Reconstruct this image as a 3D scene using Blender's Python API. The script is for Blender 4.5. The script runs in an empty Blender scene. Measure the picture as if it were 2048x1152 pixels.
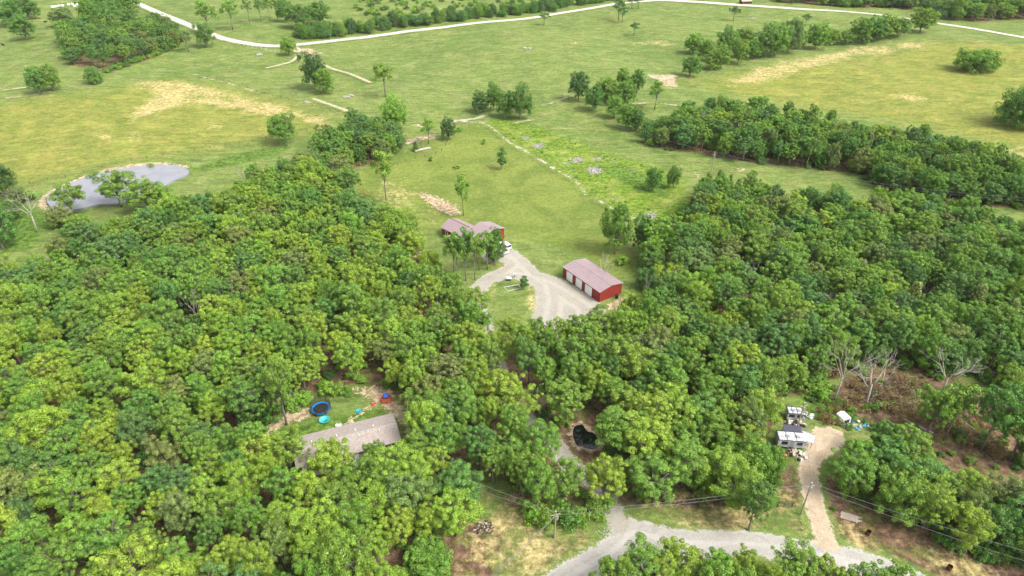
import bpy, math, random
import numpy as np
from mathutils import Vector, Matrix
sc = bpy.context.scene
COL = sc.collection
R = math.radians
# ------------------------------------------------------------------ camera
CH, TH, FP = 105.0, R(33.0), 1365.0
cam = bpy.data.cameras.new('camera'); co = bpy.data.objects.new('camera', cam); COL.objects.link(co)
co.location = (0, 0, CH); co.rotation_euler = (R(90) - TH, 0, 0)
cam.sensor_width = 36; cam.lens = 36 * FP / 2048; cam.clip_start = 1; cam.clip_end = 9000
sc.camera = co
# ------------------------------------------------------------------ light
SUN_EL, SUN_AZ = R(52), R(118)          # azimuth clockwise from +Y
w = bpy.data.worlds.new('World'); sc.world = w; w.use_nodes = True
nt = w.node_tree; bg = nt.nodes['Background']
sky = nt.nodes.new('ShaderNodeTexSky'); sky.sky_type = 'NISHITA'; sky.sun_disc = False
sky.sun_elevation = SUN_EL; sky.sun_rotation = SUN_AZ; sky.dust_density = 4; sky.air_density = 1.0
hs = nt.nodes.new('ShaderNodeHueSaturation'); hs.inputs['Saturation'].default_value = 0.22
nt.links.new(sky.outputs[0], hs.inputs['Color']); nt.links.new(hs.outputs[0], bg.inputs['Color'])
bg.inputs['Strength'].default_value = 0.125
sl = bpy.data.lights.new('sun', 'SUN'); sl.energy = 1.5; sl.angle = R(20); sl.color = (1, .93, .80)
so = bpy.data.objects.new('sun', sl); COL.objects.link(so)
sd = Vector((math.sin(SUN_AZ) * math.cos(SUN_EL), math.cos(SUN_AZ) * math.cos(SUN_EL), math.sin(SUN_EL)))
so.rotation_euler = sd.to_track_quat('Z', 'Y').to_euler()
vs = sc.view_settings; vs.view_transform = 'Standard'; vs.look = 'None'; vs.gamma = 1; vs.exposure = 1.28
try:
    sc.cycles.max_bounces = 6; sc.cycles.diffuse_bounces = 3; sc.cycles.transmission_bounces = 4
except Exception: pass
# ------------------------------------------------------------------ terrain
def gh(x, y):
    x = np.asarray(x, float); y = np.asarray(y, float)
    a = np.clip((y - 235) / 150, 0, 1) + np.clip((np.abs(x) - 90) / 120, 0, 1) * np.clip((y - 150) / 100, 0, 1)
    a = np.clip(a, 0, 1)
    far = np.clip((y - 700) / 900, 0, 1)
    return a * (1.7 * np.sin(x / 47 + .6) * np.sin(y / 61 + 1.1) + 1.0 * np.sin(x / 23 + y / 31)) \
        + far * 22 * (1 + np.sin(x / 310 + 1) * np.sin(y / 420))
def H(x, y): return float(gh(x, y))
cT, sT = math.cos(TH), math.sin(TH)
def P(px, py, z=0.0):
    u, v = (px - 1024) / FP, (py - 576) / FP
    d = (u, cT - v * sT, -sT - v * cT)
    x = y = 0; g = 0
    for _ in range(12):
        k = (CH - z - g) / -d[2]; x, y = d[0] * k, d[1] * k
        g = H(x, y)
    return x, y
def proj(x, y, z):
    D = y * cT + (CH - z) * sT; Y = (CH - z) * cT - y * sT
    return 1024 + FP * x / D, 576 + FP * Y / D, D
def Wp(l): return np.array([P(*q) for q in l])
def sdist(poly, x, y):
    """signed distance (negative inside) of points to a polygon"""
    x = np.asarray(x, float); y = np.asarray(y, float)
    d = np.full(x.shape, 1e9); ins = np.zeros(x.shape, bool); n = len(poly)
    for i in range(n):
        a, b = poly[i], poly[(i + 1) % n]
        ex, ey = b[0] - a[0], b[1] - a[1]; L = ex * ex + ey * ey + 1e-9
        t = np.clip(((x - a[0]) * ex + (y - a[1]) * ey) / L, 0, 1)
        d = np.minimum(d, np.hypot(x - a[0] - t * ex, y - a[1] - t * ey))
        c = ((a[1] > y) != (b[1] > y)) & (x < (b[0] - a[0]) * (y - a[1]) / (b[1] - a[1] + 1e-12) + a[0])
        ins ^= c
    return np.where(ins, -d, d)
def ldist(line, x, y):
    x = np.asarray(x, float); y = np.asarray(y, float)
    d = np.full(x.shape, 1e9)
    for a, b in zip(line[:-1], line[1:]):
        ex, ey = b[0] - a[0], b[1] - a[1]; L = ex * ex + ey * ey + 1e-9
        t = np.clip(((x - a[0]) * ex + (y - a[1]) * ey) / L, 0, 1)
        d = np.minimum(d, np.hypot(x - a[0] - t * ex, y - a[1] - t * ey))
    return d
def smooth_line(p, n=8):
    p = np.asarray(p, float); q = np.vstack([2 * p[0] - p[1], p, 2 * p[-1] - p[-2]]); out = []
    for i in range(1, len(q) - 2):
        for t in np.linspace(0, 1, n, endpoint=False):
            a, b, c, d = q[i - 1:i + 3]
            out.append(.5 * (2 * b + (c - a) * t + (2 * a - 5 * b + 4 * c - d) * t * t + (3 * b - a - 3 * c + d) * t ** 3))
    out.append(p[-1]); return np.array(out)
# ------------------------------------------------------------------ traced outlines (photo pixels -> ground)
Z = 9
WOOD_A = Wp([(-260, 560, Z), (-60, 545, Z), (0, 522, Z), (60, 500, Z), (110, 470, Z), (160, 448, Z), (215, 440, Z), (300, 408, Z), (400, 400, Z),
  (470, 385, Z), (498, 330, Z), (560, 318, Z), (628, 300, Z), (640, 262, Z), (690, 232, Z), (750, 226, Z), (790, 240, Z), (796, 262, Z),
  (775, 318), (735, 330), (700, 338), (690, 362), (712, 384, Z), (745, 402, Z), (800, 420, Z), (835, 450, Z), (858, 485, Z), (876, 514, Z),
  (905, 535, Z), (940, 566, Z), (962, 604, Z), (975, 650, Z), (1000, 712), (1060, 700), (1150, 700), (1232, 686), (1262, 640), (1282, 600),
  (1330, 600), (1420, 660), (1560, 800), (1548, 840), (1538, 880), (1560, 925), (1570, 965), (1500, 978), (1370, 985), (1292, 1000), (1275, 985), (1245, 965),
  (1200, 1000), (1130, 1015), (1062, 1012), (1035, 975), (1002, 940), (960, 952), (945, 1000), (935, 1040), (925, 1085),
  (872, 1150), (870, 1260), (-500, 1300), (-700, 900)])
WOOD_B = Wp([(1282, 600), (1288, 540), (1290, 512), (1296, 465, Z), (1345, 438, Z), (1392, 430, Z), (1398, 352, Z), (1450, 347, Z), (1500, 355, Z),
  (1560, 377, Z), (1620, 371, Z), (1700, 381, Z), (1800, 380, Z), (1870, 397, Z), (1960, 413, Z), (2100, 450, Z), (2400, 520, Z), (2700, 900),
  (2300, 830), (2100, 800), (2010, 790), (1940, 745), (1860, 742), (1780, 735), (1690, 748), (1630, 772), (1598, 790), (1560, 800), (1420, 660), (1330, 600)])
WOOD_C = Wp([(1672, 972), (1688, 892, Z), (1730, 850, Z), (1770, 832, Z), (1850, 872, Z), (1900, 905, Z), (2000, 945, Z), (2100, 990, Z), (2350, 1080, Z),
  (2350, 1260), (2100, 1165), (2040, 1138), (1975, 1124), (1890, 1092), (1800, 1052), (1730, 1012)])
WOOD_F = Wp([(1292, 290), (1274, 250, 8), (1330, 222, 8), (1420, 198, 8), (1520, 208, 8), (1640, 231, 8), (1760, 248, 8), (1900, 275, 8),
  (2020, 312, 8), (2160, 350, 8), (2200, 470), (2048, 418), (1900, 410), (1770, 382), (1705, 345), (1640, 340), (1560, 330), (1480, 322), (1400, 308)])
WOOD_G = Wp([(135, 128), (128, 85), (160, 68), (210, 66), (265, 66), (330, 66), (366, 84), (345, 98), (300, 118), (258, 134), (215, 146), (168, 136)])
WOOD_T = Wp([(1560, 6), (1790, 16), (1850, 24), (1872, 38), (1960, 44), (2060, 38), (2300, 60), (2300, -70), (1450, -70)])
WOOD_U = Wp([(-80, 40), (10, 36), (60, 26), (110, 20), (200, 6), (300, -8), (300, -60), (-200, -60)])
YARD = Wp([(512, 890), (530, 848), (600, 795), (700, 768), (775, 775), (800, 800), (832, 850), (842, 890), (832, 925), (800, 968), (720, 985), (600, 1000), (545, 975)])
POND_CLEAR = Wp([(1122, 838), (1170, 830), (1208, 850), (1212, 905), (1190, 960), (1130, 940)])
CAMPCLEAR = Wp([(1545, 805), (1600, 800), (1625, 830), (1640, 960), (1575, 965), (1555, 925), (1540, 880)])
LINES = {}
ROAD = Wp([(1010, 1230), (1088, 1152), (1140, 1118), (1192, 1090), (1222, 1068), (1232, 1052), (1262, 1036), (1290, 1044), (1340, 1056), (1400, 1062), (1480, 1061),
  (1550, 1070), (1600, 1080), (1650, 1085), (1700, 1096), (1760, 1112), (1830, 1142), (1880, 1170), (1930, 1230), (1760, 1200), (1700, 1158), (1640, 1138), (1560, 1120),
  (1490, 1112), (1420, 1116), (1330, 1135), (1250, 1170), (1180, 1230)])
DRIVE_L = [smooth_line(Wp([(1240, 1056), (1218, 1005), (1188, 968), (1140, 930), (1112, 890), (1070, 855), (1030, 800), (1000, 740), (984, 690), (968, 650)])),
           smooth_line(Wp([(968, 650), (955, 615), (952, 590), (965, 565), (1000, 547), (1050, 545)]))]
LOT = Wp([(962, 508), (992, 494), (1012, 493), (1030, 500), (1056, 520), (1080, 545), (1118, 556), (1150, 574), (1198, 603), (1210, 620), (1215, 650), (1170, 690), (1100, 690),
  (1060, 650), (1068, 622), (1073, 600), (1068, 575), (1050, 562), (1020, 558), (985, 566), (972, 585), (976, 620), (985, 660), (960, 680), (935, 620), (940, 575), (960, 556), (995, 540),
  (1012, 528), (990, 520), (968, 522)])
RDRIVE = smooth_line(Wp([(1655, 1092), (1638, 1040), (1626, 995), (1617, 950), (1619, 925), (1634, 902), (1648, 885)]))
TURN = Wp([(1612, 902), (1616, 868), (1632, 856), (1655, 853), (1683, 864), (1690, 880), (1676, 902), (1655, 915), (1636, 925), (1615, 930)])
FARROAD = smooth_line(Wp([(230, -25), (262, 0), (300, 18), (345, 37), (395, 57), (440, 75), (490, 86), (545, 92), (600, 89), (700, 78), (800, 65), (900, 53), (1000, 42), (1100, 30),
  (1180, 17), (1240, 7), (1310, 1), (1378, 3), (1480, 10), (1600, 18), (1700, 24), (1770, 31), (1870, 46), (1950, 58), (2048, 75), (2200, 100)]))
TRACKS = [smooth_line(Wp(l)) for l in ([(590, 92), (600, 104), (585, 122), (560, 130), (535, 136)], [(560, 94), (600, 106), (630, 118), (660, 136), (700, 148), (740, 165)],
  [(628, 198), (650, 206), (672, 214), (695, 222)])]
CREEKS = [(smooth_line(Wp(l)), wd) for l, wd in (
  ([(925, 242), (945, 245), (965, 246), (992, 262), (1020, 285), (1055, 304), (1090, 325), (1124, 347), (1150, 362), (1163, 376), (1172, 388)], .5),
  ([(1195, 402), (1215, 410), (1240, 425), (1275, 440), (1310, 456)], .4), ([(0, 197), (30, 194), (60, 190), (100, 184)], .5), ([(8, 180), (50, 175)], .4),
  ([(390, 149), (420, 158), (460, 167), (520, 186)], .35), ([(1060, 213), (1100, 207), (1145, 190)], .35), ([(1260, 208), (1300, 206), (1350, 210)], .35),
  ([(905, 243), (945, 238), (975, 230)], 1.1), ([(1298, 150), (1320, 158), (1350, 152)], 1.6), ([(1030, 246), (1060, 240), (1075, 236)], .4))]
PONDL = smooth_line(Wp([(95, 408), (97, 396), (120, 380), (153, 365), (194, 348), (243, 338), (302, 331), (350, 332), (378, 343), (372, 354), (347, 364), (318, 382), (250, 408), (200, 412), (174, 418), (146, 424), (112, 426), (95, 408)]), 5)
PONDF = smooth_line(Wp([(1146, 870), (1148, 856), (1156, 851), (1166, 852), (1174, 863), (1188, 868), (1195, 881), (1196, 892), (1184, 899), (1166, 893), (1153, 890), (1146, 870)]), 5)
MOWN = Wp([(700, 345), (800, 310), (900, 268), (950, 246), (1000, 275), (1060, 315), (1130, 355), (1175, 395), (1235, 430), (1260, 470), (1270, 530), (1250, 560), (1130, 500), (1010, 470), (880, 460), (700, 420)])
WEED = Wp([(965, 244), (1010, 236), (1100, 262), (1200, 300), (1360, 350), (1400, 430), (1290, 460), (1230, 420), (1170, 385), (1090, 322), (1020, 282)])
DRYS = [Wp(l) for l in ([(280, 165), (340, 160), (400, 170), (500, 195), (600, 220), (650, 235), (640, 245), (520, 232), (440, 215), (380, 205), (330, 225), (260, 240), (270, 215), (305, 195)],
  [(195, 270), (225, 270), (225, 280), (200, 280)], [(250, 268), (290, 266), (300, 276), (260, 280)], [(400, 250), (440, 247), (470, 252), (420, 258)], [(590, 232), (650, 232), (640, 248), (600, 248)],
  [(1450, 165), (1530, 130), (1620, 112), (1700, 95), (1850, 82), (1860, 92), (1720, 110), (1620, 140), (1540, 162), (1460, 172)], [(1990, 300), (2100, 290), (2100, 330), (2010, 320)],
  [(1260, 84), (1320, 80), (1340, 88), (1280, 92)], [(1130, 84), (1160, 82), (1160, 90)], [(1780, 190), (1830, 185), (1880, 205), (1810, 205)], [(1060, 1060), (1105, 1080), (1090, 1140), (1050, 1150), (1020, 1090)],
  [(980, 1020), (1030, 1050), (1000, 1075), (975, 1050)], [(985, 600), (975, 585), (985, 570), (1000, 575)], [(1060, 565), (1075, 600), (1060, 625), (1050, 600)])]
BARE = [Wp(l) for l in ([(832, 388), (850, 384), (880, 395), (915, 412), (925, 428), (900, 432), (870, 420), (850, 402)], [(500, 900), (540, 845), (610, 805), (640, 830), (590, 845), (545, 865)],
  [(745, 770), (780, 775), (835, 850), (840, 900), (815, 910), (800, 850), (770, 820), (720, 790), (690, 780)], [(595, 97), (620, 97), (650, 108), (610, 112)],
  [(1100, 860), (1085, 880), (1060, 850), (1070, 835)], [(700, 850), (780, 790), (772, 785), (690, 842), (640, 872), (655, 876)], [(1300, 148), (1350, 150), (1355, 175), (1330, 172)],
  [(1225, 600), (1262, 590), (1275, 608), (1240, 625), (1210, 622)], [(1390, 340), (1400, 350), (1392, 362)], [(820, 250), (850, 246), (850, 256)], [(790, 282), (870, 268), (875, 276), (800, 292)],
  [(1470, 335), (1500, 338), (1480, 345)], [(1225, 455), (1260, 480), (1240, 490)])]
ROCKY = [Wp(l) for l in ([(1170, 336), (1195, 330), (1203, 346), (1178, 350)], [(1140, 316), (1165, 312), (1168, 326), (1145, 326)], [(1185, 314), (1205, 314), (1205, 322), (1185, 322)], [(1062, 288), (1085, 285), (1095, 296), (1070, 298)],
  [(1043, 272), (1060, 274), (1062, 282), (1045, 280)], [(1285, 425), (1315, 430), (1320, 440), (1290, 440)], [(1120, 326), (1140, 322), (1140, 332)], [(1215, 318), (1235, 320), (1230, 326)],
  [(1205, 1058), (1222, 1056), (1226, 1070), (1208, 1074)], [(1260, 338), (1272, 340), (1266, 346)], [(1225, 392), (1240, 398), (1226, 402)])]
LITTER = Wp([(850, 860), (940, 870), (1010, 890), (1050, 950), (1075, 1005), (1120, 1012), (1200, 985), (1290, 995), (1400, 990), (1560, 975), (1580, 920), (1600, 960), (1596, 1010), (1500, 1016), (1290, 1014), (1190, 1010),
  (1100, 1018), (1060, 1010), (1010, 960), (960, 960), (965, 1080), (1000, 1160), (900, 1250), (850, 1200), (880, 1000)])
LITTER2 = Wp([(1660, 940), (1720, 1000), (1850, 1060), (2048, 1120), (2300, 1200), (2200, 1300), (1950, 1180), (1850, 1140), (1760, 1100), (1690, 1070), (1655, 1010), (1650, 960)])
SLASH = Wp([(1650, 790), (1700, 750), (1800, 735), (1900, 745), (1980, 800), (2048, 850), (2250, 950), (2200, 1020), (2048, 1040), (1950, 990), (1880, 950), (1830, 900), (1760, 870), (1715, 835)])
LUSH = [Wp(l) for l in ([(1590, 800), (1630, 775), (1680, 800), (1740, 850), (1700, 860), (1640, 840), (1600, 830)], [(540, 870), (640, 835), (760, 815), (800, 830), (700, 850), (600, 875)],
  [(350, 350), (480, 330), (560, 305), (600, 290), (500, 300), (420, 325)], [(1060, 1020), (1100, 1060), (1160, 1050), (1080, 1010)], [(0, 420), (60, 410), (100, 440), (60, 500), (0, 510)],
  [(840, 1000), (600, 1010), (620, 990), (720, 975), (830, 950)], [(1180, 330), (1250, 330), (1330, 370), (1340, 400), (1250, 370)])]
SEMI = [Wp(l) for l in ([(870, 1000), (960, 900), (1060, 1000), (1200, 1000), (1230, 1040), (1190, 1095), (1060, 1170), (860, 1200)], [(1250, 1000), (1600, 960), (1625, 1080), (1400, 1066), (1290, 1046)],
  [(1650, 930), (1700, 1040), (1850, 1090), (2048, 1150), (2000, 1200), (1800, 1130), (1660, 1080)], [(1590, 900), (1620, 905), (1620, 1000), (1590, 980)], [(700, 400), (800, 330), (860, 400), (900, 440), (850, 450)])]
def soft(poly, x, y, f): return np.clip(.5 - sdist(poly, x, y) / (2 * f), 0, 1)
def masks(x, y):
    n = len(x); m1 = np.zeros((n, 4), np.float32); m2 = np.zeros((n, 4), np.float32)
    for wd in (WOOD_A, WOOD_B, WOOD_C, WOOD_F, WOOD_G, WOOD_T, LITTER, LITTER2, SLASH): m1[:, 0] = np.maximum(m1[:, 0], soft(wd, x, y, 3))
    m1[:, 0] *= 1 - soft(YARD, x, y, 1.5)
    for d in SEMI[:3]: m1[:, 0] = np.maximum(m1[:, 0], .47 * soft(d, x, y, 2))
    for d in DRYS: m1[:, 1] = np.maximum(m1[:, 1], soft(d, x, y, 5 if d[:, 1].mean() > 200 else 1.5))
    for d in SEMI: m1[:, 1] = np.maximum(m1[:, 1], .48 * soft(d, x, y, 2))
    for d in LUSH: m1[:, 2] = np.maximum(m1[:, 2], soft(d, x, y, 3))
    for d in BARE: m2[:, 0] = np.maximum(m2[:, 0], soft(d, x, y, 2.5))
    m2[:, 1] = soft(MOWN, x, y, 2); m2[:, 2] = soft(WEED, x, y, 3)
    for d in ROCKY: m2[:, 3] = np.maximum(m2[:, 3], soft(d, x, y, 2.0))
    # dry, grazed pasture west
    m1[:, 3] = np.clip(1 - np.abs(sdist(Wp([(0, 240), (250, 190), (560, 210), (630, 255), (250, 320), (0, 370)]), x, y)) / 1e3, 0, 1) * 0
    m1[:, 3] = np.maximum(soft(PAST_W, x, y, 10), soft(PAST_E, x, y, 10))
    m2[:, 0] = np.maximum(m2[:, 0], np.clip(1.15 - np.abs(sdist(PONDL, x, y) - 1.6) / 2.4, 0, 1) * (soft(PBANK, x, y, 3)))
    m2[:, 0] = np.maximum(m2[:, 0], np.clip(1 - (sdist(PONDF, x, y)) / 2.5, 0, .75))
    return m1, m2
PAST_W = Wp([(-100, 220), (200, 185), (350, 158), (520, 190), (640, 232), (640, 256), (450, 293), (250, 325), (-100, 400)])
PAST_E = Wp([(1380, 160), (1860, 82), (2300, 110), (2300, 360), (2040, 300), (1760, 238), (1450, 185)])
PBANK = Wp([(60, 420), (80, 385), (200, 325), (310, 320), (390, 330), (370, 342), (300, 345), (150, 385), (110, 420)])
# ------------------------------------------------------------------ material helpers
class NT:
    def __init__(s, m): s.t = m.node_tree
    def n(s, ty, **k):
        d = s.t.nodes.new(ty)
        for a, b in k.items(): setattr(d, a, b)
        return d
    def l(s, a, b): s.t.links.new(a, b)
    def noise(s, scale, detail=4, rough=.55, vec=None, dist=0):
        d = s.n('ShaderNodeTexNoise'); d.inputs['Scale'].default_value = scale; d.inputs['Detail'].default_value = detail
        d.inputs['Roughness'].default_value = rough; d.inputs['Distortion'].default_value = dist
        if vec is not None: s.l(vec, d.inputs['Vector'])
        return d.outputs['Fac']
    def math(s, op, a, b=None, clamp=False):
        d = s.n('ShaderNodeMath', operation=op, use_clamp=clamp)
        for i, q in enumerate((a, b)):
            if q is None: continue
            if isinstance(q, (int, float)): d.inputs[i].default_value = q
            else: s.l(q, d.inputs[i])
        return d.outputs[0]
    def ramp(s, f, lo, hi):
        d = s.n('ShaderNodeMapRange', interpolation_type='SMOOTHSTEP'); s.l(f, d.inputs[0])
        d.inputs[1].default_value = lo; d.inputs[2].default_value = hi
        return d.outputs[0]
    def mix(s, f, a, b, mode='MIX'):
        d = s.n('ShaderNodeMix', data_type='RGBA', blend_type=mode)
        for i, q in ((0, f), (6, a), (7, b)):
            if isinstance(q, (int, float)): d.inputs[i].default_value = q
            elif isinstance(q, tuple): d.inputs[i].default_value = (*q, 1)
            else: s.l(q, d.inputs[i])
        return d.outputs[2]
def newmat(name):
    m = bpy.data.materials.new(name); m.use_nodes = True; return m
def bsdf(m): return m.node_tree.nodes['Principled BSDF']
def simple(name, col, rough=.6, metal=0, var=.12, scale=3, spec=.3):
    m = newmat(name); t = NT(m); b = bsdf(m)
    g = t.n('ShaderNodeTexCoord').outputs['Object']
    f = t.noise(scale, 5, .6, g)
    c = t.mix(t.ramp(f, .3, .7), tuple(x * (1 - var) for x in col), tuple(min(1, x * (1 + var)) for x in col))
    t.l(c, b.inputs['Base Color']); b.inputs['Roughness'].default_value = rough; b.inputs['Metallic'].default_value = metal
    b.inputs['Specular IOR Level'].default_value = spec
    return m
def ground_color(t):
    """colour of the open ground, driven by traced masks broken up with noise"""
    pos = t.n('ShaderNodeNewGeometry').outputs['Position']
    a1 = t.n('ShaderNodeAttribute', attribute_name='m1'); a2 = t.n('ShaderNodeAttribute', attribute_name='m2')
    s1 = t.n('ShaderNodeSeparateColor'); t.l(a1.outputs['Color'], s1.inputs[0]); s2 = t.n('ShaderNodeSeparateColor'); t.l(a2.outputs['Color'], s2.inputs[0])
    big = t.noise(.018, 5, .6, pos, .6); med = t.noise(.09, 6, .65, pos, .5); fine = t.noise(.7, 6, .7, pos); tuft = t.noise(2.6, 4, .7, pos)
    mp = t.n('ShaderNodeMapping'); t.l(pos, mp.inputs[0]); mp.inputs['Scale'].default_value = (.25, 1, 1); mp.inputs['Rotation'].default_value = (0, 0, .35)
    streak = t.noise(.35, 5, .65, mp.outputs[0])
    c = t.mix(t.ramp(big, .36, .64), (.118, .180, .041), (.172, .225, .058))
    c = t.mix(t.ramp(med, .42, .68), c, (.205, .240, .076))
    c = t.mix(t.math('MULTIPLY', t.ramp(streak, .52, .72), .7), c, (.078, .125, .030))
    mp2 = t.n('ShaderNodeMapping'); t.l(pos, mp2.inputs[0]); mp2.inputs['Scale'].default_value = (.4, 1, 1); mp2.inputs['Rotation'].default_value = (0, 0, -.2)
    clump = t.noise(.85, 5, .75, mp2.outputs[0], .4); cl = t.math('MULTIPLY', t.ramp(clump, .5, .64), .6); cl2 = t.math('MULTIPLY', t.ramp(clump, .30, .42), 1)
    c = t.mix(cl, c, (.075, .125, .030)); c = t.mix(cl2, (.23, .24, .09), c)
    # drier pasture
    py = t.mix(t.ramp(med, .35, .65), (.178, .212, .040), (.265, .255, .056))
    py = t.mix(t.math('MULTIPLY', t.ramp(streak, .5, .7), .6), py, (.120, .165, .033))
    py = t.mix(t.math('MULTIPLY', t.ramp(big, .56, .72), .5), py, (.28, .235, .085))
    py = t.mix(t.math('MULTIPLY', cl, .6), py, (.11, .15, .03)); py = t.mix(cl2, (.36, .31, .12), py)
    c = t.mix(t.math('MULTIPLY', a1.outputs['Alpha'], .85), c, py)
    # mown field
    mo = t.mix(t.ramp(t.noise(.05, 5, .6, pos, 1.0), .38, .62), (.120, .170, .034), (.176, .220, .048))
    mo = t.mix(t.math('MULTIPLY', t.ramp(streak, .5, .72), .5), mo, (.175, .185, .055))
    c = t.mix(s2.outputs[1], c, mo)
    # weedy rough meadow with pale flower heads
    we = t.mix(t.ramp(fine, .4, .62), (.085, .160, .018), (.165, .240, .026))
    we = t.mix(t.ramp(t.noise(.12, 4, .6, pos), .45, .7), we, (.215, .255, .055))
    wf = t.math('MULTIPLY', t.ramp(t.noise(1.6, 3, .7, pos), .60, .68), t.ramp(t.noise(.15, 3, .6, pos), .42, .62))
    we = t.mix(wf, we, (.36, .36, .27))
    c = t.mix(s2.outputs[2], c, we)
    # lush
    c = t.mix(t.math('MULTIPLY', t.ramp(t.math('ADD', s1.outputs[2], t.math('MULTIPLY', t.math('SUBTRACT', fine, .5), .9)), .35, .7), .9), c,
              t.mix(t.ramp(fine, .4, .6), (.055, .115, .020), (.12, .20, .03)))
    hum = t.n('ShaderNodeMapRange'); t.l(t.noise(.28, 4, .75, mp2.outputs[0], .8), hum.inputs[0]); hum.inputs[1].default_value = .34; hum.inputs[2].default_value = .66; hum.inputs[3].default_value = .74; hum.inputs[4].default_value = 1.22
    hc = t.n('ShaderNodeCombineColor')
    for i in range(3): t.l(hum.outputs[0], hc.inputs[i])
    c = t.mix(t.math('SUBTRACT', 1.0, t.math('MULTIPLY', s2.outputs[1], .6)), c, t.mix(1.0, c, hc.outputs[0], 'MULTIPLY'))
    # leaf litter and bare brown soil of the woods
    lit = t.mix(t.ramp(fine, .35, .65), (.105, .066, .042), (.20, .125, .082))
    lit = t.mix(t.ramp(t.noise(.22, 5, .7, pos), .46, .60), lit, t.mix(t.ramp(fine, .4, .6), (.09, .105, .03), (.17, .165, .055)))
    lit = t.mix(t.ramp(t.noise(3.5, 3, .7, pos), .66, .72), lit, (.32, .27, .21))
    lit = t.mix(t.ramp(t.noise(.15, 5, .7, pos, .5), .58, .70), lit, (.27, .195, .10))
    c = t.mix(t.ramp(t.math('ADD', s1.outputs[0], t.math('MULTIPLY', t.math('SUBTRACT', med, .5), .7)), .38, .62), c, lit)
    # straw-dry grass
    st = t.mix(t.ramp(fine, .36, .62), (.31, .25, .095), (.48, .40, .19))
    c = t.mix(t.math('MULTIPLY', t.ramp(t.math('ADD', s1.outputs[1], t.math('ADD', t.math('MULTIPLY', t.math('SUBTRACT', med, .5), 2.4), t.math('ADD', t.math('MULTIPLY', t.math('SUBTRACT', fine, .5), 1.5), t.math('MULTIPLY', t.math('SUBTRACT', streak, .5), 1.2)))), .35, 1.25), .9), c, st)
    # bare earth
    ba = t.mix(t.ramp(fine, .36, .64), (.28, .20, .12), (.47, .38, .255))
    c = t.mix(t.ramp(t.math('ADD', s2.outputs[0], t.math('ADD', t.math('MULTIPLY', t.math('SUBTRACT', fine, .5), 1.5), t.math('MULTIPLY', t.math('SUBTRACT', tuft, .5), .8))), .5, .75), c, ba)
    # stones
    ro = t.mix(t.ramp(t.noise(1.5, 3, .7, pos), .4, .6), (.17, .16, .145), (.31, .29, .265))
    c = t.mix(t.ramp(t.math('ADD', a2.outputs['Alpha'], t.math('MULTIPLY', t.math('SUBTRACT', tuft, .5), 2.2)), .55, .8), c, ro)
    tv = t.n('ShaderNodeMapRange'); t.l(tuft, tv.inputs[0]); tv.inputs[1].default_value = .3; tv.inputs[2].default_value = .7; tv.inputs[3].default_value = .70; tv.inputs[4].default_value = 1.30
    fv = t.n('ShaderNodeMapRange'); t.l(fine, fv.inputs[0]); fv.inputs[1].default_value = .3; fv.inputs[2].default_value = .7; fv.inputs[3].default_value = .74; fv.inputs[4].default_value = 1.26
    gm = t.math('MULTIPLY', tv.outputs[0], fv.outputs[0]); cmb = t.n('ShaderNodeCombineColor')
    for i in range(3): t.l(gm, cmb.inputs[i])
    c = t.mix(1.0, c, cmb.outputs[0], 'MULTIPLY'); return c, pos, fine, tuft, med
def finish(t, m, c, bumps, rough=.9):
    b = bsdf(m); t.l(c, b.inputs['Base Color']); b.inputs['Roughness'].default_value = rough; b.inputs['Specular IOR Level'].default_value = .12
    bp = t.n('ShaderNodeBump'); bp.inputs['Strength'].default_value = .7; bp.inputs['Distance'].default_value = .25
    t.l(bumps, bp.inputs['Height']); t.l(bp.outputs[0], b.inputs['Normal'])
m_ground = newmat('ground'); t = NT(m_ground); c, pos, fine, tuft, med = ground_color(t); finish(t, m_ground, c, t.math('ADD', fine, tuft))
def surface_mat(name, ca, cb, cc, edge=1.2, patch=.35, brk=0, rut=0):
    """loose surface (gravel, soil) whose ragged edge gives way to the ground's own colour"""
    m = newmat(name); t = NT(m); g, pos, fine, tuft, med = ground_color(t)
    f = t.mix(t.ramp(t.noise(.25, 5, .65, pos), .35, .65), ca, cb)
    f = t.mix(t.math('MULTIPLY', t.ramp(t.noise(.09, 4, .6, pos, 1), .5, .68), patch), f, cc)
    f = t.mix(t.ramp(t.noise(5, 3, .7, pos), .35, .7), f, tuple(x * 1.18 for x in cb))
    sdn = t.n('ShaderNodeAttribute', attribute_name='sd').outputs['Fac']
    k = t.math('ADD', sdn, t.math('ADD', t.math('MULTIPLY', t.math('SUBTRACT', fine, .5), edge * 2.4), t.math('MULTIPLY', t.math('SUBTRACT', tuft, .5), edge * 1.4)))
    if brk: k = t.math('ADD', k, t.math('MULTIPLY', t.math('SUBTRACT', t.noise(.30, 3, .6, pos), .46), brk))
    if rut:
        sn = t.math('SINE', t.math('MULTIPLY', t.math('ADD', sdn, t.math('MULTIPLY', med, 1.2)), rut)); f = t.mix(t.math('MULTIPLY', t.ramp(sn, -.2, .9), .6), f, tuple(x * 1.25 for x in cb))
        f = t.mix(t.math('MULTIPLY', t.ramp(t.noise(.5, 5, .7, pos, 1), .5, .7), .35), f, tuple(x * .72 for x in ca))
    c = t.mix(t.ramp(k, -.25, .25), f, g)
    finish(t, m, c, t.math('ADD', fine, tuft)); return m
m_gravel = surface_mat('grey_gravel', (.295, .28, .26), (.37, .355, .33), (.38, .345, .29), 1.5, rut=2.2)
m_lot = surface_mat('pale_gravel', (.265, .245, .21), (.335, .315, .275), (.33, .275, .205), 1.7, rut=1.7)
m_white = surface_mat('white_gravel', (.43, .40, .37), (.51, .48, .44), (.46, .39, .31), 1.1, .3, rut=1.9)
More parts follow.
